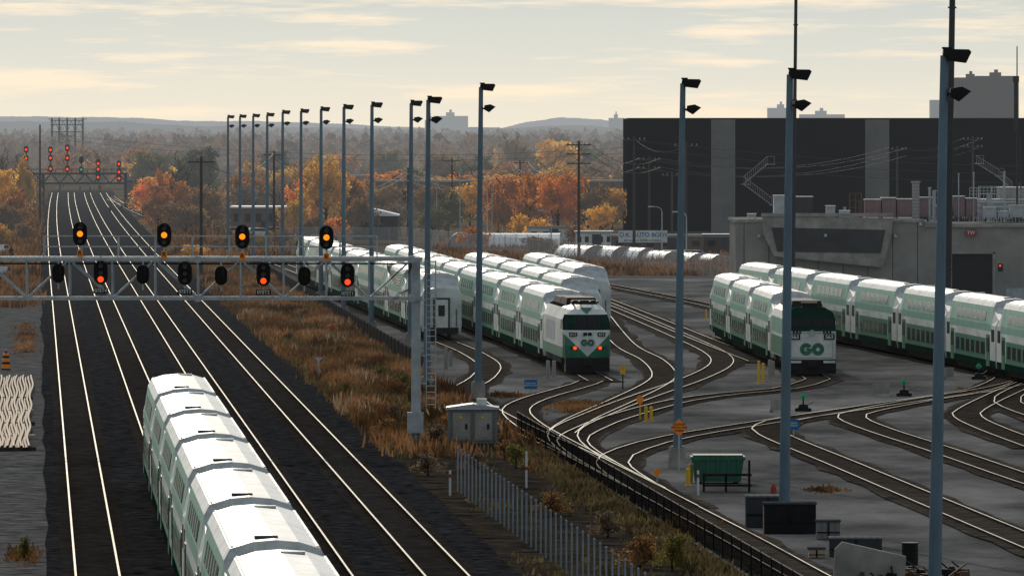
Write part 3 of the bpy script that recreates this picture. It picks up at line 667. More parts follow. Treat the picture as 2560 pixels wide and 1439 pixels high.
# ---------------------------------------------------------------- black warehouse
wy=595; wk=K(wy); wY=H*F/(wy-330)
def WX(x): return wk*(x-1280)
def WZ(y): return H-(y-330)*wk
r=empty('warehouse','huge windowless charcoal clad warehouse with two pale vertical strips','building',(0,wY,0))
m=MB(); m.box(WX(1571),WX(2900),0,60,0,WZ(297)); part(r,'wall',m,chark)
m=MB(); m.box(WX(1570),WX(2905),-.1,60,WZ(297),WZ(295)); part(r,'roof_edge',m,black)
for a,b_ in((1778,1838),(2163,2223)):
    m=MB(); m.box(WX(a),WX(b_),-.08,0,0,WZ(299)); part(r,'pale_strip',m,strip)
m=MB(); m.box(WX(1571),WX(2900),-.06,0,0,WZ(578)); part(r,'plinth',m,darkpanel)
def stair(x0,y0,x1,y1,x2,y2):
    m=MB()
    for a,b_ in(((x0,y0),(x1,y1)),((x1,y1),(x2,y2))):
        A=Vector((WX(a[0]),-1.5,WZ(a[1])));B=Vector((WX(b_[0]),-1.5,WZ(b_[1])))
        for o2 in(0,1.1): m.beam(A+Vector((0,0,o2)),B+Vector((0,0,o2)),.06)
        n=12
        for i in range(n+1): c=A.lerp(B,i/n); m.beam(c,c+Vector((0,0,1.1)),.035); m.box(c.x-.15,c.x+.15,-1.5,-.5,c.z-.03,c.z+.03)
    for x,y in((x0,y0),(x1,y1),(x2,y2)): m.box(WX(x)-.3,WX(x)+1.1,-1.6,0,WZ(y)-.08,WZ(y)); m.beam((WX(x)+1.,-1.5,WZ(y)),(WX(x)+1.,-1.5,WZ(y)+1.1),.04); m.beam((WX(x)-.2,-1.5,WZ(y)+1.1),(WX(x)+1,-1.5,WZ(y)+1.1),.04)
    part(r,'fire_stair',m,greym)
stair(1918,410,1858,460,1928,512); stair(2440,408,2492,440,2530,475)
# ---------------------------------------------------------------- small buildings
def building(label,x0,x1,yt,base,depth,wall,roofm,wins=0,door=True,pitch=0,name='building',dy=0):
    kk=K(base); X0=kk*(x0-1280); X1=kk*(x1-1280); zt=H-(yt-330)*kk; w=X1-X0
    r=empty(name,label,'building',(X0,H*F/(base-330)+dy,0))
    m=MB(); m.box(0,w,0,depth,0,zt); part(r,'wall',m,wall)
    m=MB()
    if pitch: m.prism([(-.3,zt),(w+.3,zt),(w+.3,zt+.15),(w*.5,zt+pitch),(-.3,zt+.15)],-.4,depth+.4)
    else: m.box(-.2,w+.2,-.25,depth,zt,zt+.25)
    part(r,'roof',m,roofm)
    for i in range(wins):
        a=w*(i+.25)/wins;b_=w*(i+.75)/wins; m=MB(); m.box(a,b_,-.05,0,zt*.5,zt*.8); part(r,'window',m,glass)
    if door: m=MB(); m.box(w*.45,w*.45+1.2,-.06,0,0,2.2); part(r,'door',m,darkpanel)
    return r
building('low brown brick auto repair shop with rooftop sign',1530,1835,592,640,12,brick,conc,8)
sg=empty('shop_sign','white rectangular shop sign with blue lettering on posts','sign',Vector((K(640)*(1607-1280),H*F/310-.6,0)))
kz=K(640); z0=H-(606-330)*kz; z1=H-(576-330)*kz; w_=61*kz
m=MB(); m.box(-w_,w_,-.06,.06,z0,z1); part(sg,'board',m,white)
part(sg,'frame',bb(-w_-.08,w_+.08,-.04,.1,z1,z1+.1),darkpanel); part(sg,'frame',bb(-w_-.08,w_+.08,-.04,.1,z0-.1,z0),darkpanel)
for x in(-w_+.5,w_-.6): part(sg,'post',bb(x,x+.1,0,.1,0,z0-.1),darkpanel)
text(sg,'O.K. AUTO BODY',.76,bluem,(.1,-.07,z1-.55)); text(sg,'MECHANICAL REPAIRS & TOWING',.3,black,(0,-.07,z0+.25))
building('very long low brown industrial building behind autumn trees',940,1600,455,548,30,brick,conc,22,name='industrial_building')
building('long low pale industrial building beyond the trees',640,960,440,500,30,conc,pale,12,name='industrial_building')
building('small flat roofed workshop with white roof edge',578,742,520,588,14,brick,tarp,6)
building('gabled grey shed with pale roof',880,992,540,600,14,darkpanel,tarp,4,pitch=1.0,name='shed')
building('low white shed beside workshop',540,640,570,585,5,white,conc,3,name='shed')
building('dark brick signal hut beside the far tracks',318,350,455,524,6,brick,darkpanel,0,name='hut')
building('pale grey trailer office behind fence',1440,1530,582,628,5,white,greym,5,name='trailer_office')
building('long white trailer row in industrial lot',1320,1440,570,612,4,white,conc,4,name='trailer_office')
building('pale low shed near depot',1760,1845,590,640,6,conc,greym,2,name='shed')
def arch(label,x0,x1,yt,base,depth,rz=0,group='arched shelters'):
    kk=K(base); w=kk*(x1-x0)/2; h=(base-yt)*kk; p=S((x0+x1)/2,base); r=empty('arched_shelter',label,'shelter',p,rz,group)
    m=MB(); n=14; pr=[(w*math.cos(math.pi*i/n),h*math.sin(math.pi*i/n)) for i in range(n+1)]
    for i in range(n): m.poly([(pr[i][0],0,pr[i][1]),(pr[i+1][0],0,pr[i+1][1]),(pr[i+1][0],depth,pr[i+1][1]),(pr[i][0],depth,pr[i][1])])
    part(r,'cover',m,tarp); m=MB(); m.poly([(x,.1,z) for x,z in pr]); m.poly([(x,depth-.1,z) for x,z in pr[::-1]]); part(r,'end_wall',m,conc)
    m=MB(); 
    for yy in np.linspace(0,depth,6): m.tube([(x*1.01,yy,z*1.01) for x,z in pr],.05,4)
    part(r,'hoop',m,greym)
for x0,x1,yt,b_ in((1455,1530,614,650),(1525,1595,616,652),(1590,1650,620,654),(1655,1720,628,657),(1720,1790,632,658),(1775,1835,636,660)): arch('low white arched tarpaulin shelter',x0,x1,yt,b_,14,.25)
arch('long white arched storage tent',1118,1180,583,625,10)
p=S(1290,622); kk=K(622); r=empty('storage_tent','long low white storage tent seen from its side','tent',p); L_=110*kk; m=MB(); n=8; pr=[(-3*math.cos(math.pi*i/n),2.1*math.sin(math.pi*i/n)) for i in range(n+1)]
for i in range(n): m.poly([(-L_,pr[i][0],pr[i][1]),(L_,pr[i][0],pr[i][1]),(L_,pr[i+1][0],pr[i+1][1]),(-L_,pr[i+1][0],pr[i+1][1])])
part(r,'cover',m,tarp); m=MB(); 
for i in range(9): x=-L_+i*L_/4; m.tube([(x,a,b_*1.01) for a,b_ in pr],.06,4)
part(r,'hoop',m,greym)
def tower_b(label,x0,x1,yt,Y,mat):
    kk=Y/F; r=empty('apartment_tower',label,'building',(kk*((x0+x1)/2-1280),Y,0),group='distant towers'); w=kk*(x1-x0)/2; z=H+(330-yt)*kk
    m=MB(); m.box(-w,w,0,20,0,z); 
    if x1-x0>60:
        for i in range(5): a=-w+2*w*(i+.15)/5; m.box(a,a+w*.12,-.8,0,0,z*.98)
    part(r,'wall',m,mat)
    m=MB(); m.box(-w*.3,w*.2,4,14,z,z+3*kk*3); m.box(-w*.1,w*.05,4,10,z+9*kk,z+16*kk); part(r,'roof_plant',m,mat)
tower_b('brown slab apartment tower with balconies',2390,2470,194,4000,tower); tower_b('brown slab apartment tower with balconies',2440,2547,190,4050,tower)
tower_b('pale distant apartment slab',2328,2400,250,4600,pale); tower_b('pale distant apartment block',1920,1988,270,6000,pale); tower_b('pale distant apartment block',2000,2112,286,6000,pale)
tower_b('hazy distant apartment block',1085,1170,290,7500,pale); tower_b('hazy distant apartment block',1522,1560,295,7000,pale); tower_b('hazy distant apartment block',1062,1090,300,7500,pale)
# ---------------------------------------------------------------- hills
rng=np.random.RandomState(3)
def ridge(name,Y,prof,rough,mat):
    xs=np.linspace(-400,3000,900); base=np.interp(xs,[a for a,_ in prof],[b for _,b in prof]); n=np.zeros_like(xs)
    for o in range(5): ph=rng.rand()*9; n+=np.sin(xs*(.011*2.1**o)+ph)*rough/(1.6**o)
    n+=rng.randn(900)*rough*.2
    z=H+(330-(base-n))*Y/F; X=(xs-1280)*Y/F; mb=MB()
    for i in range(899): mb.poly([(X[i],Y,-5),(X[i+1],Y,-5),(X[i+1],Y,z[i+1]),(X[i],Y,z[i])]); mb.poly([(X[i],Y,z[i]),(X[i+1],Y,z[i+1]),(X[i+1],Y+900,z[i+1]*.3),(X[i],Y+900,z[i]*.3)])
    struct(name,mb,mat)
ridge('hills',15000,[(-400,296),(0,290),(250,294),(480,301),(700,304),(900,314),(1250,322),(1310,306),(1400,296),(1500,299),(1570,312),(3000,312)],1.3,hillm)
ridge('hills',9500,[(-400,308),(0,304),(300,306),(520,314),(900,322),(1180,318),(1300,320),(1450,314),(1570,318),(3000,322)],1.5,hillm)
# ---------------------------------------------------------------- trees
def crown_mesh(seed,ncl,nq,ls,nl=7,low=.3):
    R=np.random.RandomState(seed); vs=[];fs=[]
    lob=[(R.uniform(-.28,.28),R.uniform(-.28,.28),R.uniform(low+.05,.78),R.uniform(.15,.26)) for _ in range(nl)]+[(0,0,.56,.30),(.05,-.05,.42,.28)]
    for c in range(ncl):
        l=lob[R.randint(len(lob))]; d=R.randn(3); d/=np.linalg.norm(d); rr=l[3]*R.uniform(.4,1.08)
        ctr=np.array(l[:3])+d*rr*np.array([1,1,.85]) 
        if ctr[2]<.12: ctr[2]=.12+R.rand()*.1
        cr_=R.uniform(.03,.085)
        for q in range(nq):
            p=ctr+R.randn(3)*cr_*.6; a=R.randn(3);a/=np.linalg.norm(a);b=np.cross(a,R.randn(3));b/=np.linalg.norm(b); s=ls*R.uniform(.5,1.2)
            n=len(vs); vs+=[p-a*s,p+b*s*.6,p+a*s,p-b*s*.6]; fs.append((n,n+1,n+2,n+3))
    me=bpy.data.meshes.new('crown'); me.from_pydata([tuple(v) for v in vs],[],fs); me.materials.append(LEAF['brown']); me.update(); return me
def trunk_mesh(seed):
    R=random.Random(seed); m=MB(); m.cyl((0,0,0),(0,0,.35),.03,.02,7); m.cyl((0,0,.35),(.02,.0,.8),.02,.005,6)
    for i in range(16):
        z=R.uniform(.2,.65); t=R.uniform(0,6.28); l=R.uniform(.15,.34); e=(math.cos(t)*l,math.sin(t)*l,z+R.uniform(.12,.3)); m.cyl((0,0,z),e,.010,.003,5)
        for q in range(3): t2=t+R.uniform(-1,1); mid=Vector((0,0,z)).lerp(Vector(e),R.uniform(.4,.9)); m.cyl(mid,mid+Vector((math.cos(t2)*.12,math.sin(t2)*.12,R.uniform(.05,.16))),.005,.001,4)
    return m.mesh('trunk',[bark])
CR=[crown_mesh(s,n,q,ls,nl) for s,n,q,ls,nl in ((1,210,26,.032,7),(2,230,26,.030,9),(3,190,26,.032,6),(4,240,24,.030,8),(5,120,22,.026,8),(6,100,20,.026,6))]
TK=[trunk_mesh(s) for s in range(4)]
LAB={'orange':'vivid orange autumn tree','yellow':'yellow autumn tree','brown':'brown thinning autumn tree','olive':'olive green leafy tree','dark':'dark leafy tree','rust':'rusty red autumn tree','grey':'grey brown nearly bare tree'}
def tree(x,base,hp,wp,kind,sparse=False):
    kk=K(base); p=S(x,base); r=empty('tree',LAB[kind]+' beside the railway','tree',p,random.uniform(0,6.28),group='autumn trees')
    h=hp*kk*1.02; w=wp*kk*1.2; r.scale=(w,w,h)
    part(r,'trunk',random.choice(TK),bark)
    c=part(r,'crown',CR[random.choice((4,5)) if sparse else random.randrange(4)],bark)
    c.material_slots[0].link='OBJECT'; c.material_slots[0].material=LEAF[kind]
T=[(18,575,175,90,'yellow'),(58,560,190,60,'yellow'),(-15,570,150,90,'brown'),(25,600,90,90,'brown'),(80,540,120,60,'brown'),(0,620,70,70,'yellow'),(60,610,60,60,'brown'),(40,585,130,70,'rust'),(-5,540,180,80,'dark'),
(362,510,150,120,'olive'),(395,515,120,80,'olive'),(505,530,185,110,'dark'),(470,545,160,90,'dark'),(430,575,165,130,'rust'),(395,585,110,80,'rust'),(520,590,125,110,'brown'),(465,600,95,120,'brown'),(560,585,90,80,'brown'),(610,560,110,120,'grey'),(660,555,110,90,'brown'),(700,560,100,80,'grey'),
(765,580,180,95,'orange'),(815,582,190,110,'yellow'),(870,580,160,100,'rust'),(735,590,110,70,'yellow'),(900,600,130,90,'brown'),(950,570,110,100,'brown'),(1000,590,90,80,'grey'),(560,640,60,80,'brown'),(620,640,50,90,'olive'),(480,655,50,80,'yellow'),(700,620,50,70,'brown'),(780,610,80,70,'brown'),(840,610,80,80,'orange'),
(1070,570,110,100,'brown'),(1120,590,125,110,'olive'),(1175,580,130,90,'yellow'),(1080,600,80,70,'olive'),(1182,628,75,78,'orange'),
(1275,592,175,140,'orange'),(1335,594,185,150,'orange'),(1395,596,165,120,'orange'),(1320,600,120,90,'rust'),(1300,607,85,70,'yellow'),(1345,609,75,80,'yellow'),(1245,596,150,70,'rust'),(1470,592,130,100,'brown'),(1530,592,140,100,'yellow'),(1430,585,120,80,'brown'),(1500,600,90,80,'yellow'),(1440,612,60,70,'rust'),
(1800,590,95,60,'grey'),(1715,650,30,50,'rust'),(1350,640,50,90,'brown'),(1030,560,140,60,'grey'),(1390,480,150,130,'yellow'),(1290,470,140,100,'brown'),(1440,475,120,100,'olive'),(250,480,70,60,'brown'),(150,476,60,70,'brown'),(200,474,55,60,'brown'),(225,478,60,60,'olive'),(640,500,110,90,'yellow'),(590,520,100,90,'brown'),(1180,500,110,90,'olive'),(1100,500,120,100,'brown'),(1230,500,110,70,'dark'),(700,480,120,100,'dark'),(980,480,120,100,'olive')]
for a in T: tree(*a,sparse=a[4]=='grey')
near=['brown','grey','brown','olive','yellow','rust','dark','brown','orange']; far=['brown','brown','rust','olive','dark','brown','olive','rust','grey','yellow']
for i in range(195):
    nf=random.random()<.35; b_=random.uniform(500,550) if nf else random.uniform(425,490); x=random.uniform(-60,1620)
    if 85<x<345 and b_>474: continue
    hh=random.uniform(6,9.5 if nf else 12)/K(b_); tree(x,b_,hh,hh*random.uniform(.8,1.3),random.choice(near if nf else far),sparse=random.random()<.22)
R=np.random.RandomState(11); vs=[];fs=[]
for i in range(3600):
    Y=R.uniform(2600,7500); X=R.uniform(-.075,.08)*Y; hgt=R.uniform(8,15)+(Y>4500)*3
    for q in range(18):
        z=hgt*R.uniform(.25,1)**.6; wr=5*math.sqrt(max(.05,1-(z/hgt)**2.5)); p=np.array([X+R.randn()*wr*.6,Y+R.randn()*2,z]); a=R.randn(3);a/=np.linalg.norm(a); b=np.cross(a,R.randn(3)); b/=np.linalg.norm(b); s=R.uniform(.8,1.9)
        n=len(vs); vs+=[p-a*s,p+b*s*.7,p+a*s,p-b*s*.7]; fs.append((n,n+1,n+2,n+3))
me=bpy.data.meshes.new('woodland'); me.from_pydata([tuple(v) for v in vs],[],fs); me.materials.append(forestm); o=link(bpy.data.objects.new('woodland',me)); o['kind']='stuff'; tag(o,'hazy brown autumn woodland stretching to the hills','woodland')
# ---------------------------------------------------------------- grass & scrub
def tufts(name,label,pts,hr,mat,bl=5,spread=.25,bw=.05):
    R=np.random.RandomState(len(pts)); vs=[];fs=[]
    for (X,Y,sc_) in pts:
        for b in range(bl):
            h=R.uniform(*hr)*sc_; t=R.uniform(0,6.28); x=X+R.randn()*spread;y=Y+R.randn()*spread; dx,dy=math.cos(t)*bw,math.sin(t)*bw; lx,ly=R.randn()*.22*h,R.randn()*.22*h
            n=len(vs); vs+=[(x-dx,y-dy,.02),(x+dx,y+dy,.02),(x+dx*1.5+lx*.6,y+dy*1.5+ly*.6,h*.65),(x+lx,y+ly,h)]; fs.append((n,n+1,n+2,n+3))
    me=bpy.data.meshes.new(name); me.from_pydata(vs,[],fs); me.materials.append(mat); o=link(bpy.data.objects.new(name,me)); o['kind']='stuff'; tag(o,label,'grass'); return o
pts=[];dk=[];pl=[]; R=np.random.RandomState(5)
for i in range(36000):
    Y=R.uniform(405,1100); L=R.uniform(16.8,24.4); 
    if L<17.7 and R.rand()<.65: continue
    n=math.sin(L*1.3+Y*.05)+math.sin(Y*.11+L*.7)+.8*math.sin(Y*.031-L*1.1)+.7*R.randn()
    lim=19+(Y-400)*.055+1.0*math.sin(Y*.09)
    if L>lim and R.rand()<.85: continue
    if n<-1.4 and R.rand()<.7: continue
    q=P(L,Y); v=(q.x,q.y,max(.35,.64+.16*n+.3*R.rand()))
    (pl if n>2.2 else pts if n>-.2 else dk).append(v)
tufts('dry_grass','tall dry tan brown grass between tracks and wall',pts,(.3,.95),grassm)
tufts('pale_weeds','pale seeding weeds scattered through brown grass',pl,(.3,.85),palegr,3)
for i in range(2200):
    Y=R.uniform(235,410); u=R.rand(); L=23.6+R.randn()*.45 if u<.65 else R.uniform(17.3,24.4)
    if u>=.65 and math.sin(L*2.1+Y*.07)+math.sin(Y*.13)<.8: continue
    q=P(L,Y); dk.append((q.x,q.y,R.uniform(.25,.6)))
tufts('dark_weeds','sparse dark olive weeds on soil and verge',dk,(.2,.9),weedm,5)
pts=[]
for i in range(9000):
    Y=R.uniform(750,2300); L=-.5-abs(R.randn())*9; q=P(L,Y)+bend(Y); pts.append((q.x,q.y,R.uniform(.6,1.3)))
for i in range(7000):
    Y=R.uniform(1000,2200); L=17.5+(Y-1000)*.004+abs(R.randn())*6; q=P(L,Y)+bend(Y); pts.append((q.x,q.y,R.uniform(.6,1.5)))
for i in range(5000):
    q=S(R.uniform(1100,1850),R.uniform(600,690)); pts.append((q.x,q.y,R.uniform(.3,.9)))
tufts('rough_grass','pale dry rough grass along the railway banks',pts,(.4,1.2),grassm,4,.5,.14)
pts=[]
for cx,cy,rx,ry,n in((1450,1020,60,14,500),(1270,992,40,6,150),(2060,1228,30,6,80),(60,1390,20,20,80),(65,850,25,40,200),(2420,980,20,6,50),(1350,1160,40,20,200),(1700,1330,60,30,120)):
    for i in range(n): q=S(cx+R.randn()*rx*.5,cy+R.randn()*ry*.5); pts.append((q.x,q.y,R.uniform(.15,.5)))
tufts('yard_weeds','low dry weeds in yard gravel',pts,(.2,.7),grassm,5)
def shrub(x,b,h,w,kind):
    p=S(x,b); r=empty('shrub','dry '+{'brown':'brown','olive':'olive green','grey':'leafless grey','rust':'rusty','yellow':'yellowish'}[kind]+' shrub in rough ground','shrub',p,random.uniform(0,6),group='shrubs'); r.scale=(w,w,h); part(r,'stem',random.choice(TK),bark)
    c=part(r,'foliage',CR[random.choice((4,5))],bark); c.location=(0,0,-.12); c.material_slots[0].link='OBJECT'; c.material_slots[0].material=LEAF[kind]
for x,b,h,w,kd in((1090,1130,1.8,2,'grey'),(1120,1090,1.4,1.4,'brown'),(1010,980,1.5,1.4,'olive'),(1030,1020,1.6,1.2,'olive'),(990,1060,1.4,1.5,'grey'),(1290,1170,1.5,1.6,'olive'),(1260,1150,1.3,1.3,'brown'),(960,1090,1.2,1.5,'brown'),(1070,1190,1.4,1.8,'grey'),(1380,1290,1.3,2,'brown'),(1600,1420,1.6,2,'brown'),(1680,1430,1.8,1.6,'olive'),(830,840,1.3,1.4,'rust'),(760,800,1.3,1.6,'brown'),(700,770,1.4,1.6,'rust'),(900,930,1.2,1.4,'brown'),(60,1400,1.1,.8,'olive'),(1180,1180,1.2,1.6,'grey'),(1520,1345,1.4,1.8,'grey'),(640,800,1.3,1.6,'rust'),(720,860,1.2,1.5,'brown'),(870,1000,1.3,1.6,'olive'),(950,960,1.5,1.6,'olive'),(800,920,1.1,1.4,'brown'),(600,760,1.3,1.6,'brown'),(920,1040,1.2,1.5,'brown'),(850,900,1.4,1.4,'olive')): shrub(x,b,h,w,kd)
# ---------------------------------------------------------------- utility poles & wires
def upole(x,base,yt,arms=2,r=.16):
    kk=K(base); p=S(x,base); h=H-(yt-330)*kk; r_=empty('utility_pole','weathered timber utility pole with crossarms','utility pole',p,group='utility poles')
    m=MB(); m.cyl((0,0,0),(0,0,h),r*1.2,r*.8,8); part(r_,'pole',m,woodp); m=MB()
    for i in range(arms):
        z=h-.5-i*1.1; m.box(-1.4,1.4,-.18,-.06,z-.07,z+.07)
        for xx in(-1.3,-.7,.7,1.3): q=MB(); q.cyl((0,0,0),(0,0,.23),.07,.05,6); part(r_,'insulator',q,pale,(xx,-.12,z+.07))
    if arms: part(r_,'crossarm',m,woodp)
    return p,h
U={}
for x,b,yt,a in((1447,655,352,3),(503,700,393,1),(1585,645,340,1),(1623,640,390,2),(2243,600,365,1),(2432,600,340,2),(685,620,378,1),(1715,650,355,1),(358,540,440,1),(100,560,312,0),(1680,600,430,1),(1300,560,400,1),(1130,560,395,1),(1020,590,420,1)):
    U[x]=upole(x,b,yt,a)
def wire(a,b,sag=2,r=.03):
    pts=[]
    for i in range(17): t=i/16; p=a.lerp(b,t); p.z-=4*sag*t*(1-t); pts.append(p)
    m=MB(); m.tube(pts,r,4); solo('power_line',m,darkp,'thin sagging overhead power line','power line',group='overhead lines')
def top(k_,dz,dx=0): p,h=U[k_]; return p+Vector((dx,0,h+dz))
for dz in(-.3,-1.4):
    for dx in(-1.3,1.3):
        wire(top(1447,dz,dx),top(1623,dz,dx),1.5); wire(top(1447,dz,dx),top(1020,dz,dx),3); wire(top(1623,dz,dx),top(2243,dz,dx),2); wire(top(2243,dz,dx),top(2432,dz,dx),1); wire(top(1300,dz,dx),top(1447,dz,dx),3); wire(top(1130,dz,dx),top(1300,dz,dx),2.5)
wire(top(1585,-.3),top(1715,-.3),1.3); wire(top(503,-.3),top(685,-.3),2); wire(top(503,-.8),top(358,-.3),2); wire(top(685,-.3),top(1020,-.3),4); wire(top(685,-.9),top(1020,-.9),4)
for dz in(-.5,-1.5,-2.6): wire(top(1585,dz),Vector((90,1100,12+dz)),1.5,.03)
wire(Vector((-90,1700,15)),Vector((30,1500,13.5)),3,.04); wire(Vector((-90,1700,14)),Vector((30,1500,12.5)),3,.04)
def streetlamp(x,b,yt):
    kk=K(b); h=H-(yt-330)*kk; p=S(x,b); r=empty('street_lamp','slim grey street lamp with curved arm','street lamp',p,group='street lamps')
    m=MB(); m.cyl((0,0,0),(0,0,h-.6),.09,.06,8); m.tube([(0,0,h-.6),(-.15,0,h-.2),(-.6,0,h),(-1.1,0,h+.02)],.05,6); part(r,'pole',m,greym); m=MB(); m.box(-1.7,-1.05,-.15,.15,h-.05,h+.1); part(r,'lamp_head',m,greym)
for a in((1655,650,517),(1378,640,527),(1716,655,530),(1092,600,440),(1150,600,410),(1230,600,425),(1218,620,437)): streetlamp(*a)
# ---------------------------------------------------------------- yard furniture
p=S(1181,1120); kk=K(1120); r=empty('equipment_cabin','galvanised trackside equipment cabin with two doors','cabin',p)
m=MB(); m.box(-1.22,1.22,0,2.2,.25,1.9); part(r,'body',m,strip)
m=MB(); m.prism([(-1.32,1.9),(1.32,1.9),(1.3,2.0),(.0,2.18),(-1.3,2.0)],-.12,2.3); part(r,'roof',m,greym)
for x in(-.95,.12):
    m=MB(); m.box(x,x+.85,-.04,0,.4,1.75); dd=part(r,'door',m,conc); m=MB(); m.box(x+.6,x+.7,-.09,-.04,.95,1.2); part(dd,'handle',m,black)
    m=MB(); m.box(x+.3,x+.45,-.055,-.04,1.45,1.57); part(dd,'warning_label',m,yellow)
m=MB(); m.box(-1.25,1.25,-.05,2.25,0,.25); part(r,'plinth',m,darkpanel)
m=MB(); m.box(.2,.7,.4,.9,2.05,2.42); part(r,'roof_box',m,white)
def post_sign(x,base,yc,shape,w,h,mat,label,txt=None,postm=greym,sz=.2,off=0):
    kk=K(base); p=S(x,base); p.y-=off; z=H-(yc-330)*kk; r=empty('sign',label,'sign',p)
    m=MB(); m.cyl((0,.03,0),(0,.03,z),.04,.04,8); part(r,'post',m,postm); m=MB()
    if shape=='d': m.prism([(0,z-h),(w,z),(0,z+h),(-w,z)],-.03,0)
    elif shape=='c': m.prism([(w*math.cos(t*math.pi/8),z+h*math.sin(t*math.pi/8)) for t in range(16)],-.03,0)
    elif shape=='t': m.prism([(0,z-h),(w,z+h),(-w,z+h)],-.03,0)
    else: m.prism([(-w,z-h),(w,z-h),(w,z+h),(-w,z+h)],-.03,0)
    part(r,'panel',m,mat)
    if txt:
        for i,t in enumerate(txt): text(r,t,sz,black if mat in(orange,yellow) else white,(0,-.04,z+(len(txt)-1)*sz*.55-i*sz*1.1))
post_sign(1697,1178,1067,'d',.40,.40,orange,'orange diamond caution sign on light pole',['CAUTION','WATCH FOR','TRAINS'],sz=.13,off=.5)
post_sign(1327,985,960,'r',.38,.28,bluem,'small blue rectangular sign in yard',['BLUE FLAG','PROTECTION'],sz=.12)
post_sign(1984,1095,1060,'r',.26,.26,bluem,'small blue rectangular sign on yard ground',['DERAIL','AHEAD'],sz=.12)
post_sign(1600,1052,998,'c',.2,.22,orange,'round orange target on yellow post',postm=yellow)
post_sign(1557,975,925,'r',.16,.24,yellow,'yellow box marker on dark post',postm=black)
post_sign(1643,1212,1180,'d',.2,.2,orange,'small orange diamond switch target')
post_sign(797,955,899,'t',.27,.16,greym,'grey triangular sign in dry grass')
def switchstand(x,b):
    p=S(x,b); r=empty('switch_stand','dark switch stand with green diamond target','switch stand',p,group='switch stands'); m=MB(); m.box(-.45,.45,-.2,.2,.0,.25); m.cyl((0,0,.2),(0,0,.9),.05,.04,8); m.box(-.3,.3,-.15,.15,.25,.45,0,.05,.08); m.beam((.1,0,.3),(.55,0,.6),.05); part(r,'stand',m,black)
    m=MB(); m.prism([(0,.65),(.2,.88),(0,1.1),(-.2,.88)],-.03,0); part(r,'target',m,gtarget)
for x,b in((2260,992),(2008,1030),(2447,950)): switchstand(x,b)
def bollard(x,b,h,mat,label,rr=.09):
    m=MB(); m.cyl((0,0,0),(0,0,h-.05),rr,rr,12); m.cyl((0,0,h-.05),(0,0,h),rr,rr*.5,12); m.cyl((0,0,0),(0,0,.06),rr*1.6,rr*1.6,12); solo('bollard',m,mat,label,'bollard',S(x,b),group='yard bollards')
for x,b,h in((1615,1055,.85),(1628,1055,.85),(1727,1208,.9),(1897,960,1.45),(1908,955,1.2),(1765,800,.9),(2320,885,.8),(1720,1215,.8)): bollard(x,b,h,yellow,'yellow steel bollard in the yard')
for x,b,h in((1370,952,1.3),(1385,948,1.2),(1115,925,1.5),(1127,918,1.1),(1932,945,1.1),(1925,950,1.3)): bollard(x,b,h,conc,'grey concrete bollard beside track end',.13)
for x,b in((1745,1240),(1125,1240),(1316,1220)):
    m=MB(); m.cyl((0,0,0),(0,0,1.1 if x!=1316 else 1.6),.05,.05,8,0); m.cyl((0,0,.8),(0,0,.95),.055,.055,8,1); solo('marker_post',m,[white,redm],'slim white marker post with red band','marker post',S(x,b),group='marker posts')
def jersey(x,b,w,rz=0):
    m=MB(); m.prism([(-w,0),(w,0),(w,.8),(-w,.8)],-.1,.1); m.box(-w,w,-.3,.3,0,.22,0,.16,0); solo('concrete_barrier',m,conc,'weathered concrete barrier block in the yard','barrier',S(x,b),rz,group='concrete barriers')
jersey(2203,992,.48); jersey(1940,1033,.3,.5); jersey(2372,950,.3,.6)
p=S(1795,1212); r=empty('waste_skip','green steel waste skip with ribbed sides','skip',p)
m=MB(); m.prism([(-1.0,.15),(1.0,.15),(1.15,1.2),(-1.15,1.2)],0,1.8); m.box(-1.2,1.2,-.06,1.86,1.1,1.25)
for i in range(5): x=-.9+i*.45; m.box(x-.04,x+.04,-.08,.0,.2,1.1)
part(r,'container',m,binm); m=MB(); m.box(-1.1,1.1,0,1.8,1.25,1.32); part(r,'lid',m,binm); m=MB()
for x in(-.8,.8): m.box(x-.1,x+.1,.1,1.7,0,.15)
part(r,'skid',m,black)
p=S(1815,1232); m=MB(); m.box(-1.0,1.1,-.3,.5,.75,.83); m.box(-1,1.1,-.3,.5,.3,.36)
for x in(-.95,.0,1.0):
    for y in(-.25,.45): m.box(x-.04,x+.04,y-.04,y+.04,0,.85 if x<1 else 1.4)
solo('work_bench',m,under,'dark steel rack standing before the green skip','rack',p)
def crate(x0,x1,yt,b,dep,mat,label,name='equipment_box'):
    kk=K(b); w=kk*(x1-x0)/2; h=(b-yt)*kk; r=empty(name,label,'box',S((x0+x1)/2,b)); m=MB(); m.box(-w,w,0,dep,.08,h-.06); part(r,'body',m,mat)
    m=MB(); m.box(-w-.04,w+.04,-.04,dep+.04,h-.06,h); part(r,'lid',m,darkpanel if mat is not darkpanel else strip); m=MB(); m.box(-w*.8,-w*.6,0,dep,0,.08); m.box(w*.6,w*.8,0,dep,0,.08); part(r,'skid',m,woodp)
    m=MB(); m.box(-w,w,-.03,0,h*.4,h*.46); m.box(-.03,.03,-.03,0,.1,h-.08); part(r,'strap',m,black)
crate(1866,1975,1238,1322,1.6,darkpanel,'dark grey flat topped storage box on asphalt'); crate(1910,2040,1256,1338,1.4,black,'black flat topped storage box on asphalt')
crate(2042,2100,1300,1352,.9,strip,'small blue grey equipment case'); crate(2022,2062,1368,1398,.6,conduit,'small wooden crate on the asphalt','wooden_crate')
crate(2075,2205,1342,1395,1.0,darkpanel,'low dark metal chest among debris')
m=MB(); m.cyl((0,0,0),(0,0,.85),.29,.29,16); 
for z in(.02,.3,.58,.83): m.cyl((0,0,z),(0,0,z+.03),.31,.31,16)
solo('oil_drum',m,black,'dark steel drum beside the concrete block','drum',S(2275,1415))
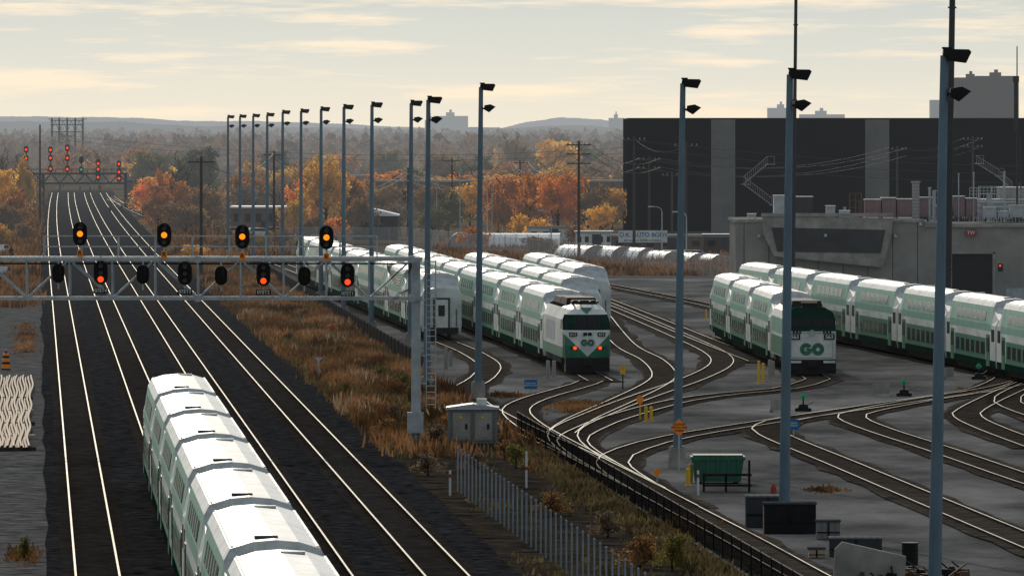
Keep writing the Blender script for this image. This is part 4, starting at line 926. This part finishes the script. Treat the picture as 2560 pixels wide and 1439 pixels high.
m=MB(); m.prism([(-1.25,0),(1.2,0),(1.25,.85),(-.95,1.35),(-1.2,1.1)],0,.7); m.box(-1.0,1.1,-.03,0,.1,.16); solo('concrete_block',m,conc,'tilted pale concrete block lying on asphalt','concrete block',S(2175,1452))
rr=random.Random(4)
for i in range(14):
    x=2150+i*20+rr.uniform(-8,8); m=MB(); 
    for q in range(5): a=rr.uniform(-.25,.25);b_=rr.uniform(-.2,.2); m.box(a-rr.uniform(.05,.2),a+rr.uniform(.05,.2),b_-.1,b_+.1,0,rr.uniform(.1,.35),0,.02,.03)
    m.beam((-.3,0,.1),(.35,.1,rr.uniform(.2,.6)),.05)
    solo('scrap_part',m,black if i%3 else rustc,'dark scrap metal part lying on the asphalt','scrap',S(x,1440+rr.uniform(-6,20)),rr.uniform(0,3),group='scrap metal parts')
m=MB(); m.cyl((0,0,.0),(0,0,.35),.16,.12,12); m.cyl((0,0,.35),(0,0,.5),.12,.03,12); solo('red_hydrant',m,redm,'small red hydrant behind storage box','hydrant',S(1934,1236))
r=empty('traffic_barrel','orange traffic barrel with black bands and light','barrel',S(15,925)); m=MB(); 
for i,(a,b_) in enumerate(((0,.12),(.12,.4),(.4,.55),(.55,.8),(.8,.95),(.95,1.1))): m.cyl((0,0,a),(0,0,b_),.33-.05*i/2,.31-.05*i/2,14,1 if i in(0,2,4) else 0)
part(r,'drum',m,[orange,black]); m=MB(); m.cyl((0,0,1.1),(0,0,1.3),.1,.1,10); part(r,'warning_light',m,redm)
for i in range(15):
    x0=-12+i*6.6; pts=[]
    for j in range(40):
        t=j/39; y=948+180*t; x=x0+3.2*math.sin(j*.55+i*.35)+ (2-i*.4)*t*3; q=S(x,y); q.z=.1+.08*(i%3); pts.append(q)
    m=MB(); m.tube(pts,.055,6); solo('plastic_conduit',m,conduit,'long wavy tan plastic conduit lying on gravel','conduit',group='pile of conduits')
for i in range(5):
    m=MB(); m.box(-1.2,1.2,-.12,.12,0,.2); solo('timber_sleeper',m,conduit if i%2 else woodp,'old timber sleeper under the conduits','sleeper',S(30,1000+i*32),.1*i,group='loose sleepers')
for x,b,c,lab in((40,672,orange,'person in orange safety clothing standing beside the tracks'),(28,650,black,'person in dark clothing walking on path'),(275,535,black,'person in dark clothing near the tracks'),(304,533,black,'person in dark clothing near the tracks')):
    p=S(x,b); r=MB()
    def limb(pts):
        for (a,ra),(b2,rb) in zip(pts[:-1],pts[1:]): r.cyl(a,b2,ra,rb,8)
    limb([((0,0,.88),.16),((0,0,1.1),.15),((0,0,1.38),.19),((0,0,1.47),.07),((0,0,1.54),.06)]); limb([((0,0,1.52),.07),((0,0,1.6),.1),((0,0,1.7),.095),((0,0,1.76),.04)])
    for s in(-1,1): limb([((s*.1,0,.92),.1),((s*.12,s*.08,.5),.07),((s*.13,s*.14,.06),.05),((s*.13,s*.14-.16,.04),.045)]); limb([((s*.19,0,1.38),.07),((s*.25,.02,1.12),.05),((s*.25,-.08,.86),.04)])
    solo('person',r,c,lab,'person',p)
def car(x,b,rz,paint,label,s=1):
    r=empty('parked_car',label,'car',S(x,b),rz,group='parked vehicles')
    m=MB(); pr=[(-2.2,.35),(2.2,.35),(2.25,.75),(1.3,.92),(-2.0,.98),(-2.25,.8)]; m.prism(pr,-.88,.88); m.prism([(-1.9,.95),(1.2,.92),(.5,1.42),(-1.5,1.45)],-.75,.75); part(r,'body',m,paint)
    m=MB(); m.prism([(-1.7,1.0),(1.0,.98),(.45,1.36),(-1.42,1.38)],-.77,.77); part(r,'window',m,glass)
    for wx in(-1.4,1.4):
        for wy in(-.9,.75): m=MB(); m.cyl((wx,wy,.33),(wx,wy+.15,.33),.33,.33,14); part(r,'wheel',m,black)
    for wy in(-.8,.5): part(r,'headlight',bb(2.2,2.27,wy,wy+.3,.6,.75),white)
silver=M('silver_car_paint',(.35,.36,.38),.25,.5,nv=.05,spec=.6)
for x,b,rz,pt_,lab in((3,640,1.4,white,'white car parked beside gravel path'),(6,700,1.5,silver,'silver car parked on gravel path'),(600,592,.1,silver,'silver car in workshop lot'),(650,594,.2,white,'white car in workshop lot'),(695,592,.1,redm,'red car in workshop lot'),(1740,655,.2,silver,'silver car near shelters'),(1690,655,0,white,'white car near shelters')): car(x,b,rz,pt_,lab)
# ---------------------------------------------------------------- light
w=bpy.data.worlds.new('World'); sc.world=w; w.use_nodes=True; nt=w.node_tree; nt.nodes.clear(); N=nt.nodes.new; Lk=nt.links.new
AZ=math.radians(-12); ELV=math.radians(27)
sky=N('ShaderNodeTexSky'); sky.sky_type='NISHITA'; sky.sun_disc=False; sky.sun_elevation=ELV; sky.sun_rotation=AZ; sky.dust_density=2
sk=N('ShaderNodeVectorMath'); sk.operation='SCALE'; sk.inputs['Scale'].default_value=.06; Lk(sky.outputs[0],sk.inputs[0])
tc=N('ShaderNodeTexCoord'); sp=N('ShaderNodeSeparateXYZ'); Lk(tc.outputs['Generated'],sp.inputs[0])
gr=N('ShaderNodeValToRGB'); el=gr.color_ramp.elements; mr=N('ShaderNodeMapRange'); mr.inputs[1].default_value=0; mr.inputs[2].default_value=.04; Lk(sp.outputs['Z'],mr.inputs[0]); Lk(mr.outputs[0],gr.inputs[0])
el[0].position=0; el[0].color=(.91,.85,.72,1); el[1].position=1; el[1].color=(.46,.54,.57,1)
e=el.new(.10); e.color=(.83,.81,.71,1); e=el.new(.22); e.color=(.71,.745,.70,1); e=el.new(.40); e.color=(.58,.655,.66,1)
mp=N('ShaderNodeMapping'); mp.inputs['Scale'].default_value=(36,36,430); mp.inputs['Location'].default_value=(1.7,4.2,.9); Lk(tc.outputs['Generated'],mp.inputs[0])
no=N('ShaderNodeTexNoise'); no.inputs['Scale'].default_value=1.; no.inputs['Detail'].default_value=8; no.inputs['Roughness'].default_value=.58; Lk(mp.outputs[0],no.inputs['Vector'])
cr2=N('ShaderNodeValToRGB'); q=cr2.color_ramp.elements; q[0].position=.51; q[0].color=(0,0,0,1); q[1].position=.64; q[1].color=(1,1,1,1); Lk(no.outputs['Fac'],cr2.inputs[0])
cm=N('ShaderNodeMixRGB'); cm.inputs[2].default_value=(1.0,.88,.70,1); Lk(cr2.outputs[0],cm.inputs[0]); Lk(gr.outputs[0],cm.inputs[1])
up=N('ShaderNodeMapRange'); up.interpolation_type='SMOOTHSTEP'; up.inputs[1].default_value=.04; up.inputs[2].default_value=.5; Lk(sp.outputs['Z'],up.inputs[0])
um=N('ShaderNodeMixRGB'); um.inputs[2].default_value=(.39,.43,.47,1); Lk(up.outputs[0],um.inputs[0]); Lk(cm.outputs[0],um.inputs[1])
mx=N('ShaderNodeMixRGB'); mx.inputs[0].default_value=.88; Lk(sk.outputs[0],mx.inputs[1]); Lk(um.outputs[0],mx.inputs[2])
bg=N('ShaderNodeBackground'); Lk(mx.outputs[0],bg.inputs[0]); bg.inputs[1].default_value=1; ow=N('ShaderNodeOutputWorld'); Lk(bg.outputs[0],ow.inputs[0])
ld=bpy.data.lights.new('sun','SUN'); ld.energy=3.6; ld.angle=math.radians(.6); ld.color=(1,.89,.73); lo=link(bpy.data.objects.new('sun',ld))
sv=Vector((math.sin(AZ)*math.cos(ELV),math.cos(AZ)*math.cos(ELV),math.sin(ELV))); lo.rotation_euler=sv.to_track_quat('Z','Y').to_euler()
cd=bpy.data.cameras.new('camera'); cd.lens=300; cd.sensor_width=36; cd.clip_start=1; cd.clip_end=60000; cd.shift_y=-.15215
co=link(bpy.data.objects.new('camera',cd)); co.location=(0,0,H); co.rotation_euler=(math.pi/2,0,0); sc.camera=co
sc.view_settings.view_transform='Standard'; sc.view_settings.look='None'; sc.view_settings.exposure=0
